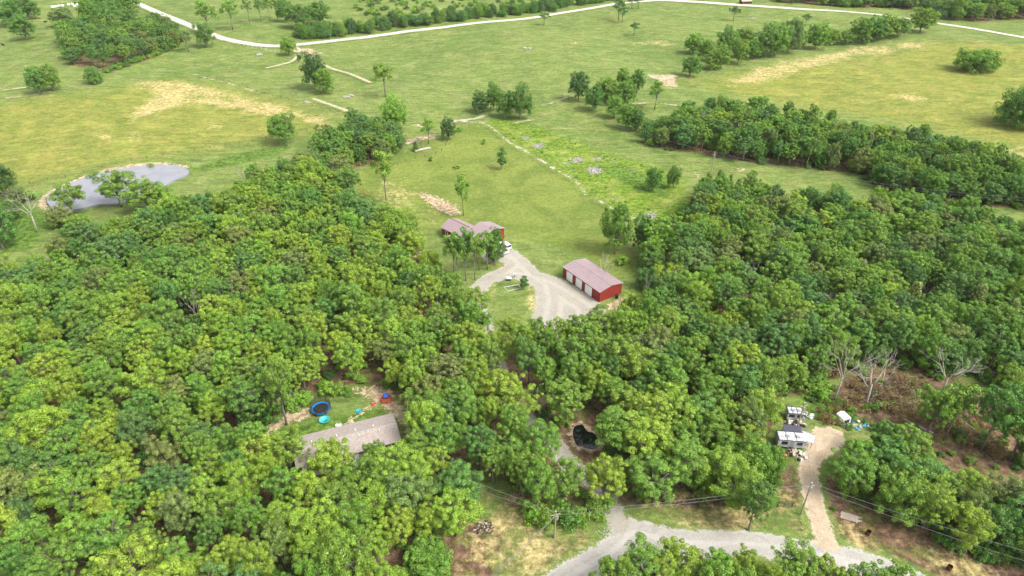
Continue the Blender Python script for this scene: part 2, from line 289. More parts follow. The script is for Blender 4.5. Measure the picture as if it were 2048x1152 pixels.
m_dirt = surface_mat('sandy_dirt', (.34, .26, .175), (.45, .365, .27), (.44, .31, .20), 1.4, rut=2.6)
m_creek = surface_mat('creek_stones', (.27, .22, .165), (.42, .37, .30), (.20, .155, .11), 1.2, brk=5)
m_water = newmat('pond_water'); t = NT(m_water); b = bsdf(m_water)
pos = t.n('ShaderNodeNewGeometry').outputs['Position']
b.inputs['Roughness'].default_value = .10; b.inputs['IOR'].default_value = 1.33; b.inputs['Specular IOR Level'].default_value = 1.0
t.l(t.mix(t.ramp(t.noise(.10, 5, .65, pos, 1.5), .36, .62), (.215, .22, .25), (.25, .255, .285)), b.inputs['Base Color'])  # pale lilac-grey base has the sky's reflection painted into it
bp = t.n('ShaderNodeBump'); bp.inputs['Strength'].default_value = .06; t.l(t.noise(3, 3, .5, pos), bp.inputs['Height']); t.l(bp.outputs[0], b.inputs['Normal'])
m_dwater = newmat('dark_water'); b = bsdf(m_dwater); b.inputs['Base Color'].default_value = (.006, .008, .01, 1); b.inputs['Roughness'].default_value = .04; b.inputs['Specular IOR Level'].default_value = .7

def mesh_from(name, verts, faces, mats, smooth=False):
    me = bpy.data.meshes.new(name); me.from_pydata([tuple(v) for v in verts], [], faces)
    for m in (mats if isinstance(mats, (list, tuple)) else [mats]): me.materials.append(m)
    if smooth: me.shade_smooth()
    return me
def add_masks(me, x, y, sd=None):
    m1, m2 = masks(x, y)
    for nme, m in (('m1', m1), ('m2', m2)):
        a = me.color_attributes.new(nme, 'FLOAT_COLOR', 'POINT'); a.data.foreach_set('color', m.ravel())
    if sd is not None:
        a = me.attributes.new('sd', 'FLOAT', 'POINT'); a.data.foreach_set('value', np.asarray(sd, np.float32))
def grid_mesh(name, X, Y, Zv, keep=None):
    ny, nx = X.shape; vid = np.arange(nx * ny).reshape(ny, nx)
    q = np.stack([vid[:-1, :-1], vid[:-1, 1:], vid[1:, 1:], vid[1:, :-1]], -1).reshape(-1, 4)
    co_ = np.stack([X, Y, Zv], -1).reshape(-1, 3)
    if keep is not None:
        k = keep.ravel(); q = q[k[q].any(1)]; u = np.unique(q); mp = np.full(nx * ny, -1); mp[u] = np.arange(len(u)); q = mp[q]; co_ = co_[u]
    me = bpy.data.meshes.new(name); me.vertices.add(len(co_)); me.vertices.foreach_set('co', co_.astype(np.float32).ravel())
    me.loops.add(q.size); me.loops.foreach_set('vertex_index', q.astype(np.int32).ravel())
    me.polygons.add(len(q)); me.polygons.foreach_set('loop_start', np.arange(0, q.size, 4, dtype=np.int32))
    me.update(calc_edges=True); me.shade_smooth(); return me, co_
def graded(lo, hi, step, ends, grow=1.09):
    a = list(np.arange(lo, hi + step, step)); s = step
    while a[-1] < ends[1]: s *= grow; a.append(a[-1] + s)
    s = step; f = []; v = lo
    while v > ends[0]: s *= grow; v -= s; f.append(v)
    return np.array(f[::-1] + a)
def structure(o, label=None, kind='structure', cat='ground'):
    o['kind'] = kind; o['category'] = cat
    if label: o['label'] = label
xs = graded(-170, 170, 1.2, (-5000, 5000)); ys = np.concatenate([graded(58, 300, 1.0, (-60, 301), 1.2)[:-1], np.arange(301, 620, 2.4), graded(622, 623, 3, (621, 8000), 1.08)])
ys = np.unique(np.round(ys, 3)); X, Y = np.meshgrid(xs, ys)
me, cv = grid_mesh('ground', X, Y, gh(X, Y)); me.materials.append(m_ground); add_masks(me, cv[:, 0], cv[:, 1])
g_o = bpy.data.objects.new('ground', me); COL.objects.link(g_o); structure(g_o, 'green pasture, mown field and leaf litter ground of the whole view')
def region(name, sdf, bbox, cell, mat, dz, label, cat, pad=1.5, others=()):
    x0, y0, x1, y1 = bbox
    X, Y = np.meshgrid(np.arange(x0, x1 + cell, cell), np.arange(y0, y1 + cell, cell))
    s = sdf(X.ravel(), Y.ravel()).reshape(X.shape)
    keep = s < pad
    for f in others: keep &= s <= f(X.ravel(), Y.ravel()).reshape(X.shape) + .3
    me, cv = grid_mesh(name, X, Y, gh(X, Y) + dz, keep)
    v = sdf(cv[:, 0], cv[:, 1])
    for f in others: v = np.minimum(v, f(cv[:, 0], cv[:, 1]))
    me.materials.append(mat); add_masks(me, cv[:, 0], cv[:, 1], v)
    o = bpy.data.objects.new(name, me); COL.objects.link(o); structure(o, label, cat=cat); return o
def bb(*ar, pad=5):
    a = np.vstack(ar); return (a[:, 0].min() - pad, a[:, 1].min() - pad, a[:, 0].max() + pad, a[:, 1].max() + pad)
RDP = lambda x, y: np.minimum(ldist(RDRIVE, x, y) - 1.85, sdist(TURN, x, y))
RO = lambda x, y: sdist(ROAD, x, y)
DRV = lambda x, y: np.minimum(np.minimum(ldist(DRIVE_L[0], x, y) - 1.9, ldist(DRIVE_L[1], x, y) - 2.0), sdist(LOT, x, y))
FR = lambda x, y: ldist(FARROAD, x, y) - 2.7
FT = lambda x, y: np.minimum(np.minimum(ldist(TRACKS[0], x, y), ldist(TRACKS[1], x, y)), ldist(TRACKS[2], x, y)) - .8
region('road', RO, bb(ROAD), .5, m_gravel, .05, 'grey gravel road curving across the lower right of the photo', 'road', others=(DRV, RDP))
region('driveway', DRV, bb(LOT, DRIVE_L[0]), .6, m_lot, .06, 'pale gravel driveway looping past the red garage to the red house', 'driveway', others=(RO,))
region('dirt_driveway', RDP, bb(TURN, RDRIVE), .5, m_dirt, .07, 'sandy driveway and turnaround beside the parked campers', 'driveway', others=(RO,))
region('country_road', FR, bb(FARROAD), 1.5, m_white, .14, 'white gravel country road across the far pastures', 'road', others=(FT,))
region('farm_track', FT, bb(*TRACKS), .8, m_dirt, .2, 'sandy farm track leaving the white country road', 'track', others=(FR,))
def crk(x, y):
    d = np.full(x.shape, 1e9)
    for l, wd in CREEKS: d = np.minimum(d, ldist(l, x, y) - wd)
    return d
region('creek_bed', crk, bb(*[l for l, _ in CREEKS]), .8, m_creek, .09, 'dry stony creek bed winding past the mown field', 'creek bed')
def flat_water(name, poly, mat, label):
    z = max(H(*p) for p in poly) + .16; n = len(poly) - 1
    me = mesh_from(name, [(*p, z) for p in poly[:-1]] + [(*p, z - 1.5) for p in poly[:-1]], [tuple(range(n))[::-1]] + [(i, (i + 1) % n, (i + 1) % n + n, i + n) for i in range(n)], mat)
    if me.polygons[0].normal.z < 0: me.flip_normals()
    o = bpy.data.objects.new(name, me); COL.objects.link(o); structure(o, label, cat='pond')
flat_water('pond_water', PONDL, m_water, 'pale grey farm pond at the left of the photo')
flat_water('dark_pond_water', PONDF, m_dwater, 'small black pond in the clearing among the trees')
# ------------------------------------------------------------------ trees
def leaf_mat(name, trans=.20):
    m = newmat(name); t = NT(m); nd = t.t.nodes; nd.remove(nd['Principled BSDF']); out = nd['Material Output']
    tint = t.n('ShaderNodeAttribute', attribute_type='INSTANCER', attribute_name='tint').outputs['Color']
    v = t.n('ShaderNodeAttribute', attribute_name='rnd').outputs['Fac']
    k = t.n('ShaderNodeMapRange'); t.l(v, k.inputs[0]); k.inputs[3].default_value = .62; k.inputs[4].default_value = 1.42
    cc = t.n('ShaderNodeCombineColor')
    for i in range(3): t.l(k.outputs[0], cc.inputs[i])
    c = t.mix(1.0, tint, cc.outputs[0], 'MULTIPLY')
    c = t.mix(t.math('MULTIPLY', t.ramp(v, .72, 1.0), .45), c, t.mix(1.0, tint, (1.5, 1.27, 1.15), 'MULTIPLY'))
    d = t.n('ShaderNodeBsdfDiffuse'); t.l(c, d.inputs[0]); tr = t.n('ShaderNodeBsdfTranslucent'); t.l(t.mix(1.0, c, (1.1, 1.25, .6), 'MULTIPLY'), tr.inputs[0])
    mx = t.n('ShaderNodeMixShader'); mx.inputs[0].default_value = trans; t.l(d.outputs[0], mx.inputs[1]); t.l(tr.outputs[0], mx.inputs[2])
    gl = t.n('ShaderNodeBsdfGlossy'); gl.inputs['Roughness'].default_value = .45; gl.inputs[0].default_value = (.9, 1, .9, 1)
    m2 = t.n('ShaderNodeMixShader'); m2.inputs[0].default_value = .035; t.l(mx.outputs[0], m2.inputs[1]); t.l(gl.outputs[0], m2.inputs[2])
    t.l(m2.outputs[0], out.inputs[0]); return m
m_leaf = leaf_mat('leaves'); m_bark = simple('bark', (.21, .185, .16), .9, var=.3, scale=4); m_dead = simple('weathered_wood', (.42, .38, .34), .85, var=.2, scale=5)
m_pbark = simple('pine_bark', (.17, .11, .08), .9, var=.3, scale=4)
m_twig = simple('brown_twigs', (.26, .16, .11), .9, var=.3, scale=3)
class MB:
    """collects shapes that become ONE mesh"""
    def __init__(s): s.v = []; s.f = []; s.mi = []; s.cur = 0
    def add(s, vs, fs):
        k = len(s.v); s.v += [tuple(map(float, q)) for q in vs]; s.f += [tuple(i + k for i in f) for f in fs]; s.mi += [s.cur] * len(fs)
    def box(s, x0, y0, z0, x1, y1, z1):
        s.add([(x0, y0, z0), (x1, y0, z0), (x1, y1, z0), (x0, y1, z0), (x0, y0, z1), (x1, y0, z1), (x1, y1, z1), (x0, y1, z1)],
              [(0, 3, 2, 1), (4, 5, 6, 7), (0, 1, 5, 4), (1, 2, 6, 5), (2, 3, 7, 6), (3, 0, 4, 7)])
    def prism(s, prof, a, b, axis='y'):
        n = len(prof); f = (lambda p, q: (p[0], q, p[1])) if axis == 'y' else ((lambda p, q: (q, p[0], p[1])) if axis == 'x' else (lambda p, q: (p[0], p[1], q)))
        s.add([f(p, a) for p in prof] + [f(p, b) for p in prof], [tuple(range(n)), tuple(range(2 * n - 1, n - 1, -1))] + [(i, i + n, (i + 1) % n + n, (i + 1) % n) for i in range(n)])
    def tube(s, pts, rads, n=6, cap=True):
        pts = [Vector(p) for p in pts]; ring = []
        for i, p in enumerate(pts):
            d = (pts[min(i + 1, len(pts) - 1)] - pts[max(i - 1, 0)]).normalized()
            u = d.cross(Vector((0, 0, 1) if abs(d.z) < .9 else (1, 0, 0))).normalized(); w_ = d.cross(u)
            r = rads[i] if isinstance(rads, (list, tuple)) else rads
            ring += [p + r * (math.cos(a) * u + math.sin(a) * w_) for a in [2 * math.pi * j / n for j in range(n)]]
        fs = [(i * n + j, i * n + (j + 1) % n, (i + 1) * n + (j + 1) % n, (i + 1) * n + j) for i in range(len(pts) - 1) for j in range(n)]
        if cap: fs += [tuple(range(n))[::-1], tuple(range((len(pts) - 1) * n, len(pts) * n))]
        s.add(ring, fs)
    def lathe(s, prof, c=(0, 0, 0), n=20):
        k = len(prof); s.add([(c[0] + r * math.cos(2 * math.pi * j / n), c[1] + r * math.sin(2 * math.pi * j / n), c[2] + z) for r, z in prof for j in range(n)],
              [(i * n + j, i * n + (j + 1) % n, (i + 1) * n + (j + 1) % n, (i + 1) * n + j) for i in range(k - 1) for j in range(n)] + [tuple(range(n))[::-1], tuple(range((k - 1) * n, k * n))])
    def mesh(s, name, mats, smooth=False):
        me = mesh_from(name, s.v, s.f, mats, smooth); me.polygons.foreach_set('material_index', s.mi); return me
def recalc(me):
    import bmesh
    b = bmesh.new(); b.from_mesh(me); bmesh.ops.recalc_face_normals(b, faces=b.faces); b.to_mesh(me); b.free()
def leaves_np(rng, cen, rad, n, size, up=.35, squash=.92):
    """n leaf faces round each clump centre, facing outwards"""
    N = len(cen) * n; c = np.repeat(cen, n, 0); r = np.repeat(rad, n)[:, None]
    d = rng.normal(size=(N, 3)); d[:, 2] += up; d /= np.linalg.norm(d, axis=1)[:, None]
    rr = rng.uniform(.55, 1.0, (N, 1)) ** .6
    off = d * r * rr; off[:, 2] *= squash
    nrm = d + rng.normal(size=(N, 3)) * .45; nrm /= np.linalg.norm(nrm, axis=1)[:, None]
    tan = np.cross(nrm, rng.normal(size=(N, 3))); tan /= np.linalg.norm(tan, axis=1)[:, None] + 1e-9; bt = np.cross(nrm, tan)
    s = size * rng.uniform(.6, 1.3, (N, 1)); p = c + off
    V = np.stack([p - tan * s, p - bt * s * .62 + tan * s * .1, p + tan * s, p + bt * s * .62 - tan * s * .1], 1)
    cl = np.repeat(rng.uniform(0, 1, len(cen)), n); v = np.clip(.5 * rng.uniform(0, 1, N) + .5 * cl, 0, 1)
    return V.reshape(-1, 3), v
def leaf_mesh(name, V, v, mat, extra=None):
    """leaf quads, plus (optionally) wood shapes in a second material"""
    nq = len(V) // 4; ev = np.array(extra.v) if extra else np.zeros((0, 3)); ef = extra.f if extra else []
    me = bpy.data.meshes.new(name); allv = np.vstack([V, ev]).astype(np.float32)
    me.vertices.add(len(allv)); me.vertices.foreach_set('co', allv.ravel())
    loops = list(range(4 * nq)); st = list(range(0, 4 * nq, 4)); p = 4 * nq
    for f in ef: loops += [i + 4 * nq for i in f]; st.append(p); p += len(f)
    me.loops.add(len(loops)); me.loops.foreach_set('vertex_index', np.array(loops, np.int32)); me.polygons.add(len(st)); me.polygons.foreach_set('loop_start', np.array(st, np.int32))
    me.materials.append(mat)
    if extra: me.materials.append(m_bark); me.polygons.foreach_set('material_index', np.array([0] * nq + [1] * len(ef), np.int32))
    me.update(calc_edges=True)
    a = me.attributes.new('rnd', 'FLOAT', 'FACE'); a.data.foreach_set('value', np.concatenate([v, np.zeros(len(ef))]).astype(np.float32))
    return me
def branches(mb, rng, p, d, L, r, depth, spread=.6, n=4, ends=None):
    p = Vector(p); d = Vector(d).normalized(); mid = p + d * L * .5 + Vector(rng.normal(size=3)) * L * .06; e = p + d * L + Vector(rng.normal(size=3)) * L * .08
    mb.tube([p, mid, e], [r, r * .8, r * .55], 5 if r > .06 else 3)
    if ends is not None: ends.append(e)
    if depth == 0: return
    for k in range(n):
        dd = (d + Vector(rng.normal(size=3)) * spread + Vector((0, 0, .12))).normalized(); q = p.lerp(e, rng.uniform(.45, 1)) if k else e
        branches(mb, rng, q, dd, L * rng.uniform(.55, .75), r * .55, depth - 1, spread, n, ends)
def make_tree(seed, Ht, Rc, base, lobes=8, per=8, nl=70, size=.21, crad=(.75, 1.15), top=1.0, trunk_r=.2, flat=.95, jit=.35):
    """returns (crown leaves V,v , wood MB, H, R)"""
    rng = np.random.default_rng(seed); wood = MB(); zb = Ht * base; ch = Ht - zb
    lean = rng.normal(size=2) * .25
    cz = zb + ch * .45; lc = []
    for i in range(lobes):
        a = 2.4 * i + rng.uniform(-.4, .4); f = (i + .5) / lobes; zz = zb + ch * (.16 + .66 * f) * rng.uniform(.9, 1.08)
        ratio = (zz - zb) / ch; prof = math.sqrt(max(0, 1 - ((ratio - .42) / .62) ** 2)); rr = Rc * .62 * prof * rng.uniform(.65, 1.15) * (1 if i < lobes - 1 else .2)
        lc.append((rr * math.cos(a), rr * math.sin(a), zz, Rc * rng.uniform(.30, .48) * (top if f > .8 else 1)))
    tp = [(0, 0, -.3), (lean[0] * .3, lean[1] * .3, zb * .6), (lean[0], lean[1], zb + ch * .2), (lean[0] * 1.4, lean[1] * 1.2, zb + ch * .6)]
    wood.tube(tp, [trunk_r * 1.25, trunk_r * .9, trunk_r * .65, trunk_r * .25], 7)
    C = []; Rr = []
    for x, y, z, r in lc:
        s = Vector((lean[0] * .8, lean[1] * .8, zb * .75 + (z - zb) * .35)); e = Vector((x, y, z)); m = s.lerp(e, .5) + Vector((0, 0, -.25 * rng.uniform(0, 1)))
        wood.tube([s, m, e], [trunk_r * .5, trunk_r * .34, trunk_r * .15], 5)
        for k in range(per):
            d = rng.normal(size=3); d[2] = d[2] * .8 + .25; d /= np.linalg.norm(d); q = np.array((x, y, z)) + d * r * np.array((1, 1, flat)) * rng.uniform(.75, 1.2)
            C.append(q); Rr.append(rng.uniform(*crad) * (1 - jit * rng.uniform(0, 1)) * Rc / 4.0)
            if k % 2 == 0: wood.tube([e, Vector(q)], [trunk_r * .14, .02], 3)
    V, v = leaves_np(rng, np.array(C), np.array(Rr), nl, size)
    return V, v, wood, V[:, 2].max(), np.percentile(np.hypot(V[:, 0], V[:, 1]), 97)
PROTO = {}
def proto(key, V, v, wood, Ht, Rc, wmat=None):
    leaf = leaf_mesh(key + '_crown', V, v, m_leaf) if V is not None else None
    tr = wood.mesh(key + '_trunk', wmat or m_bark, True); both = leaf_mesh(key + '_whole', V, v, m_leaf, wood) if V is not None else tr
    PROTO.setdefault(key.rstrip('0123456789'), []).append(dict(leaf=leaf, trunk=tr, both=both, H=Ht, R=Rc))
for i in range(12):      # woodland oaks
    rs = random.Random(100 + i)
    fine = i % 3; proto('oak%d' % i, *make_tree(10 + i, rs.uniform(11.5, 13), rs.uniform(3.3, 4.0), rs.uniform(.26, .40), lobes=(11, 15, 19)[fine], per=(11, 10, 9)[fine], nl=(175, 150, 130)[fine], size=(.112, .108, .10)[fine], crad=((.55, 1.05), (.45, .9), (.4, .8))[fine], flat=(.95, 1.05, .9)[fine]))
for i in range(4):      # dense open-grown trees
    proto('open%d' % i, *make_tree(40 + i, 10.5, 4.3, .10, lobes=18, per=11, nl=120, size=.13, crad=(.5, 1.0), trunk_r=.26))
for i in range(3):      # domes, leafy to the ground
    proto('dome%d' % i, *make_tree(50 + i, 6.5, 4.6, -.04, lobes=22, per=10, nl=110, size=.13, crad=(.5, 1.0), trunk_r=.2))
for i in range(3):      # slender see-through trees
    proto('slim%d' % i, *make_tree(60 + i, 12.5, 2.6, .42, lobes=8, per=5, nl=60, size=.20, crad=(.9, 1.5), trunk_r=.14))
for i in range(2):      # narrow column
    proto('column%d' % i, *make_tree(70 + i, 8, 1.6, .08, lobes=9, per=6, nl=60, size=.17, crad=(1.2, 1.9), trunk_r=.1))
for i in range(3):      # low shrubs
    proto('shrub%d' % i, *make_tree(80 + i, 2.8, 2.0, -.05, lobes=6, per=6, nl=60, size=.15, crad=(1.0, 1.6), trunk_r=.05))
for i in range(2):      # pines
    V, v, wood, a, b = make_tree(90 + i, 10, 2.8, .5, lobes=7, per=5, nl=70, size=.16, crad=(.9, 1.3), flat=.35, trunk_r=.16); proto('pine%d' % i, V, v, wood, a, b, m_pbark)
for i in range(3):      # cedars: cones
    rng = np.random.default_rng(200 + i); C = []; Rr = []; wood = MB(); wood.tube([(0, 0, -.2), (0, 0, 4), (0, 0, 7.3)], [.16, .1, .02], 6)
    for k in range(95):
        z = .5 + 6.9 * (k / 95) ** 1.15; r = 2.1 * (1 - z / 7.9) ** .8 * rng.uniform(.6, 1.1); a = k * 2.4; C.append((r * math.cos(a), r * math.sin(a), z)); Rr.append(rng.uniform(.32, .55))
        if k % 3 == 0: wood.tube([(0, 0, z - .2), C[-1]], [.03, .01], 3)
    V, v = leaves_np(rng, np.array(C), np.array(Rr), 60, .13, up=.5, squash=1.1); proto('cedar%d' % i, V, v, wood, 7.6, 2.1)
for i in range(4):      # dead, bare
    rng = np.random.default_rng(300 + i); wood = MB(); wood.tube([(0, 0, -.3), (.1, 0, 2), (.2, .1, 4)], [.2, .16, .12], 7)
    for k in range(5):
        a = k * 1.3 + rng.uniform(0, .6); branches(wood, rng, (.2, .1, rng.uniform(2.6, 4)), (math.cos(a) * .8, math.sin(a) * .8, 1.0), 3.0, .085, 3, .5, 3)
    proto('dead%d' % i, None, None, wood, 8.5, 3.6, m_dead)
for i in range(3):      # slash heaps: tangled bare branches, with dry brown foliage in the crown part
    rng = np.random.default_rng(320 + i); wood = MB()
    for k in range(16):
        a = rng.uniform(0, 6.28); branches(wood, rng, rng.normal(size=3) * (.8, .8, .15) + np.array((0, 0, .35)), (math.cos(a), math.sin(a), rng.uniform(.05, .6)), rng.uniform(1.2, 2.2), .07, 2, .5, 3)
    C = rng.normal(size=(26, 3)) * (1.4, 1.1, .3) + np.array((0, 0, .6)); V, v = leaves_np(rng, C, np.full(26, .6), 60, .13); proto('slash%d' % i, V, v, wood, 2.0, 3.0, m_twig)

TINTS = dict(yellow=((.275, .390, .036), 'yellow-green'), mid=((.170, .305, .038), 'mid-green'), deep=((.100, .225, .042), 'deep green'),
             blue=((.092, .205, .064), 'blue-green'), olive=((.190, .225, .070), 'olive green'), lime=((.225, .390, .040), 'bright lime green'),
             dark=((.055, .130, .038), 'dark green'), pale=((.165, .265, .075), 'pale grey-green'), brown=((.250, .115, .055), 'rusty brown'))
random.seed(7); RN = random.Random(11)
def jitter(c, a=.10, pull=.3):
    c = tuple(q * (1 - pull) + m_ * pull for q, m_ in zip(c, (.165, .285, .040)))
    k = 1 + RN.uniform(-a, a); return [max(.01, c[0] * k * (1 + RN.uniform(-a, a))), c[1] * k, max(.008, c[2] * k * (1 + RN.uniform(-a, a)))]
def pick_tint(x, y, px, py):
    if px < 1000 and py > 420: ws = dict(yellow=.40, mid=.38, deep=.08, blue=.05, olive=.06, lime=.03) if py > 600 or px > 500 else dict(yellow=.18, mid=.45, deep=.17, blue=.10, olive=.08, lime=.02)
    elif 1280 < px < 1800 and 400 < py < 640: ws = dict(yellow=.16, mid=.36, deep=.10, blue=.08, olive=.10, lime=.12, pale=.08)
    elif px > 1280 and py < 760: ws = dict(yellow=.05, mid=.42, deep=.27, blue=.14, olive=.07, lime=.05)
    elif y > 230: ws = dict(mid=.35, deep=.42, blue=.15, olive=.08)
    else: ws = dict(yellow=.32, mid=.42, deep=.12, olive=.07, lime=.05, blue=.02)
    return RN.choices(list(ws), list(ws.values()))[0]
# ---- records: kind, x, y, height, radius, tint, noun, category, group
TREES = []
def rec(kind, x, y, h, r, tint, noun='oak', cat='tree', group=None, name='oak_tree', hand=False, label=None, rz=None, tilt=0):
    TREES.append(dict(kind=kind, x=x, y=y, h=h, r=r, tint=tint, noun=noun, cat=cat, group=group, name=name, hand=hand, label=label, rz=RN.uniform(0, 6.28) if rz is None else rz, tilt=tilt))
def hp(kind, px, pyb, pyt, wpx, tint, noun='tree', cat='tree', name='field_tree', group='single trees standing in the open', label=None, tilt=0):
    """a hand-placed tree: foot at (px,pyb), top at row pyt, wpx wide"""
    x, y = P(px, pyb); v = (pyt - 576) / FP; k = y / (cT - v * sT); z = CH + (-sT - v * cT) * k - H(x, y); D = proj(x, y, 0)[2]
    rec(kind, x, y, max(1.0, z), wpx / FP * D / 2, tint, noun, cat, group, name, True, label, tilt=tilt)
HAND = '''open 632 178 100 52 dark;open 653 187 133 38 mid;open 568 287 224 56 mid;open 578 111 72 32 mid;open 414 94 42 38 deep;slim 771 194 127 46 mid;open 791 262 190 52 lime
open 80 188 132 38 deep;open 108 182 128 42 mid;dome 190 167 132 34 deep;open 53 79 28 46 deep;open 26 52 -2 52 deep;open 58 38 -12 50 deep;open 262 64 16 44 deep;open 314 56 22 38 deep
open 214 66 12 52 deep;open 131 54 12 46 pale;open 190 24 -12 50 deep;open 232 28 -10 48 deep;open 262 26 -14 44 mid;slim 377 104 58 28 pale;open 228 42 -4 40 deep;open 180 40 -4 40 mid
slim 420 66 0 46 mid;slim 466 60 0 38 mid;slim 500 48 -6 22 pale;slim 523 44 -8 22 pale;slim 540 42 -8 20 mid;slim 555 38 -10 20 mid;open 600 58 6 52 deep;open 640 50 2 54 deep;open 572 44 -4 34 deep
pine 1237 40 -4 30 dark;pine 1244 45 12 24 dark;pine 1264 18 -8 24 dark;pine 1276 18 -9 24 dark;pine 1267 72 44 22 dark;pine 1088 50 24 26 dark;pine 1466 42 11 24 dark;pine 1611 52 27 20 dark
open 961 226 180 36 dark;open 988 222 164 30 deep;open 1012 236 182 38 deep;open 1040 238 168 50 deep;open 1157 202 141 40 dark;open 1188 222 170 40 deep;open 1212 205 152 46 mid;open 1243 176 134 26 mid
open 1273 186 137 32 deep;open 1250 212 156 42 mid;open 1228 236 190 38 mid;slim 1309 220 160 34 mid;open 1252 258 206 42 mid;open 1272 262 214 36 deep;open 1215 196 168 30 mid
open 1385 108 66 40 mid;open 1380 153 110 42 deep;open 1410 122 76 34 mid;open 1422 140 100 32 mid;open 1440 138 84 38 mid;open 1450 112 52 42 deep;open 1476 128 74 38 mid;open 1484 108 54 48 mid;open 1505 118 78 32 mid
open 1530 114 50 52 deep;open 1550 112 44 50 mid;open 1576 106 34 54 pale;open 1590 98 56 38 mid;open 1630 98 42 54 mid;open 1662 90 58 34 mid;open 1690 88 60 34 mid;open 1718 86 32 46 mid;open 1745 82 30 46 deep
open 1770 76 27 48 mid;open 1796 73 34 40 deep;open 1840 64 14 52 mid;dome 1950 142 93 80 mid;dome 2036 250 168 96 deep
slim 857 288 236 34 lime;open 897 279 233 32 dark;shrub 968 288 277 9 mid;column 1004 340 293 20 deep;slim 773 406 296 52 mid;slim 927 432 350 40 mid;open 1229 508 404 62 mid;open 1281 504 424 40 deep
open 1305 380 334 36 deep;open 1345 376 331 28 deep;open 1366 446 408 42 mid;cedar 832 302 283 14 dark;column 1048 580 552 18 dark;shrub 1246 528 512 30 lime;shrub 919 263 254 16 mid;shrub 915 336 330 18 lime
slim 908 556 464 40 mid;slim 915 566 470 40 mid;slim 932 562 452 42 deep;slim 950 560 462 40 mid;open 990 530 454 42 deep;slim 975 540 462 44 mid;slim 958 540 478 34 mid;shrub 862 322 312 10 mid
oak 150 432 370 66 mid;oak 243 414 342 84 mid;oak 300 428 360 84 mid;open 165 470 430 50 mid;open 330 424 370 46 mid;open 128 452 412 50 olive;open 350 440 404 60 mid;shrub 118 452 424 40 deep;open 8 498 402 74 deep;open 14 400 322 60 dark;open 40 408 372 34 olive
open 30 440 398 40 deep;shrub 60 400 380 40 mid;shrub 302 335 326 12 mid;open -20 440 360 70 deep;column 1272 262 240 10 mid;shrub 1332 300 292 8 dark;shrub 1342 302 295 8 dark
dead 75 464 384 62 olive;dead 486 366 334 34 olive;dead 100 548 520 60 olive;dead 1205 562 520 44 olive;dead 1498 566 524 36 olive;dead 1705 470 430 44 olive;dead 1740 474 436 44 olive;dead 1640 500 474 36 olive
dead 1462 285 246 36 olive;dead 1516 286 250 30 olive;dead 1408 265 226 24 olive;dead 1645 624 586 34 olive;dead 1544 604 560 40 olive;dead 1290 600 552 18 olive;oak 574 850 716 70 mid;cedar 535 800 735 50 dark;dead 1668 800 700 74 olive
dead 1730 812 720 90 olive;dead 1880 790 715 84 olive;dead 1848 600 568 30 olive;dead 1080 838 790 50 olive;dead 400 660 590 40 olive;dead 1620 450 420 34 olive
cedar 1590 520 480 46 olive;cedar 1712 570 520 50 olive;cedar 1690 552 505 44 olive;cedar 1836 560 525 40 olive;cedar 1808 640 565 50 olive;cedar 1936 640 570 50 olive;cedar 2000 670 600 50 olive;cedar 1832 628 600 40 olive
cedar 1412 392 345 28 olive;cedar 1432 400 340 30 olive;cedar 1452 404 350 26 olive;cedar 1470 412 358 28 olive;cedar 1400 400 356 26 dark;cedar 424 420 385 32 dark;cedar 460 410 380 28 dark;cedar 480 400 364 28 dark;cedar 1976 660 612 44 olive
shrub 560 800 770 40 lime;shrub 535 838 804 64 deep;shrub 500 850 812 60 deep;shrub 580 818 790 44 mid;shrub 608 805 782 40 lime;shrub 655 788 764 36 lime;shrub 680 786 768 36 mid;shrub 700 790 776 22 mid;shrub 520 872 846 40 mid
shrub 1092 1052 1028 44 mid;shrub 1140 1046 1022 50 deep;shrub 1190 1028 1002 50 mid;shrub 1212 1016 994 40 lime;shrub 1066 1040 1014 40 lime;shrub 1050 1020 1000 36 mid;shrub 1128 1030 1006 44 mid;shrub 1080 1030 1010 40 lime;shrub 1110 1030 1008 44 mid;shrub 1160 1040 1015 44 mid;shrub 1500 1000 975 50 deep;shrub 1535 1006 980 50 mid;shrub 1666 1020 1014 12 deep;shrub 1600 775 752 50 mid;shrub 1640 790 770 50 lime;shrub 1620 770 750 40 deep
shrub 1290 1000 975 40 mid;shrub 1450 1000 978 40 mid;shrub 1220 845 825 50 lime;shrub 1130 845 828 40 mid;shrub 1400 1002 985 40 olive
open 700 1180 1070 110 mid;slim 1888 880 770 66 mid;oak 1892 858 770 60 mid;oak 1962 900 772 90 deep;oak 2020 920 812 96 mid;oak 1850 872 780 70 mid;open 2048 930 870 60 dark'''
KN = dict(dome='low round tree', open='full-crowned tree', slim='slender tree', column='narrow tree', shrub='bush', pine='pine', cedar='cedar', dead='bare dead tree', oak='oak')
for q in HAND.replace('\n', ';').split(';'):
    k, a, b_, c_, d_, tn = q.split()
    nm = dict(dome='field_tree', open='field_tree', slim='slender_tree', column='narrow_tree', shrub='bush', pine='pine_tree', cedar='cedar_tree', dead='dead_tree', oak='oak_tree')[k]
    gr = dict(dome='full trees of the pastures, hedgerow and clearings', open='full trees of the pastures, hedgerow and clearings', slim='slender trees in the open', column='narrow young trees', shrub='bushes', pine='pines on the far hill', cedar='cedars', dead='bare dead trees', oak='woodland oaks')[k]
    hp(k, float(a), float(b_), float(c_), float(d_), tn, KN[k], 'bush' if k == 'shrub' else 'tree', nm, gr)
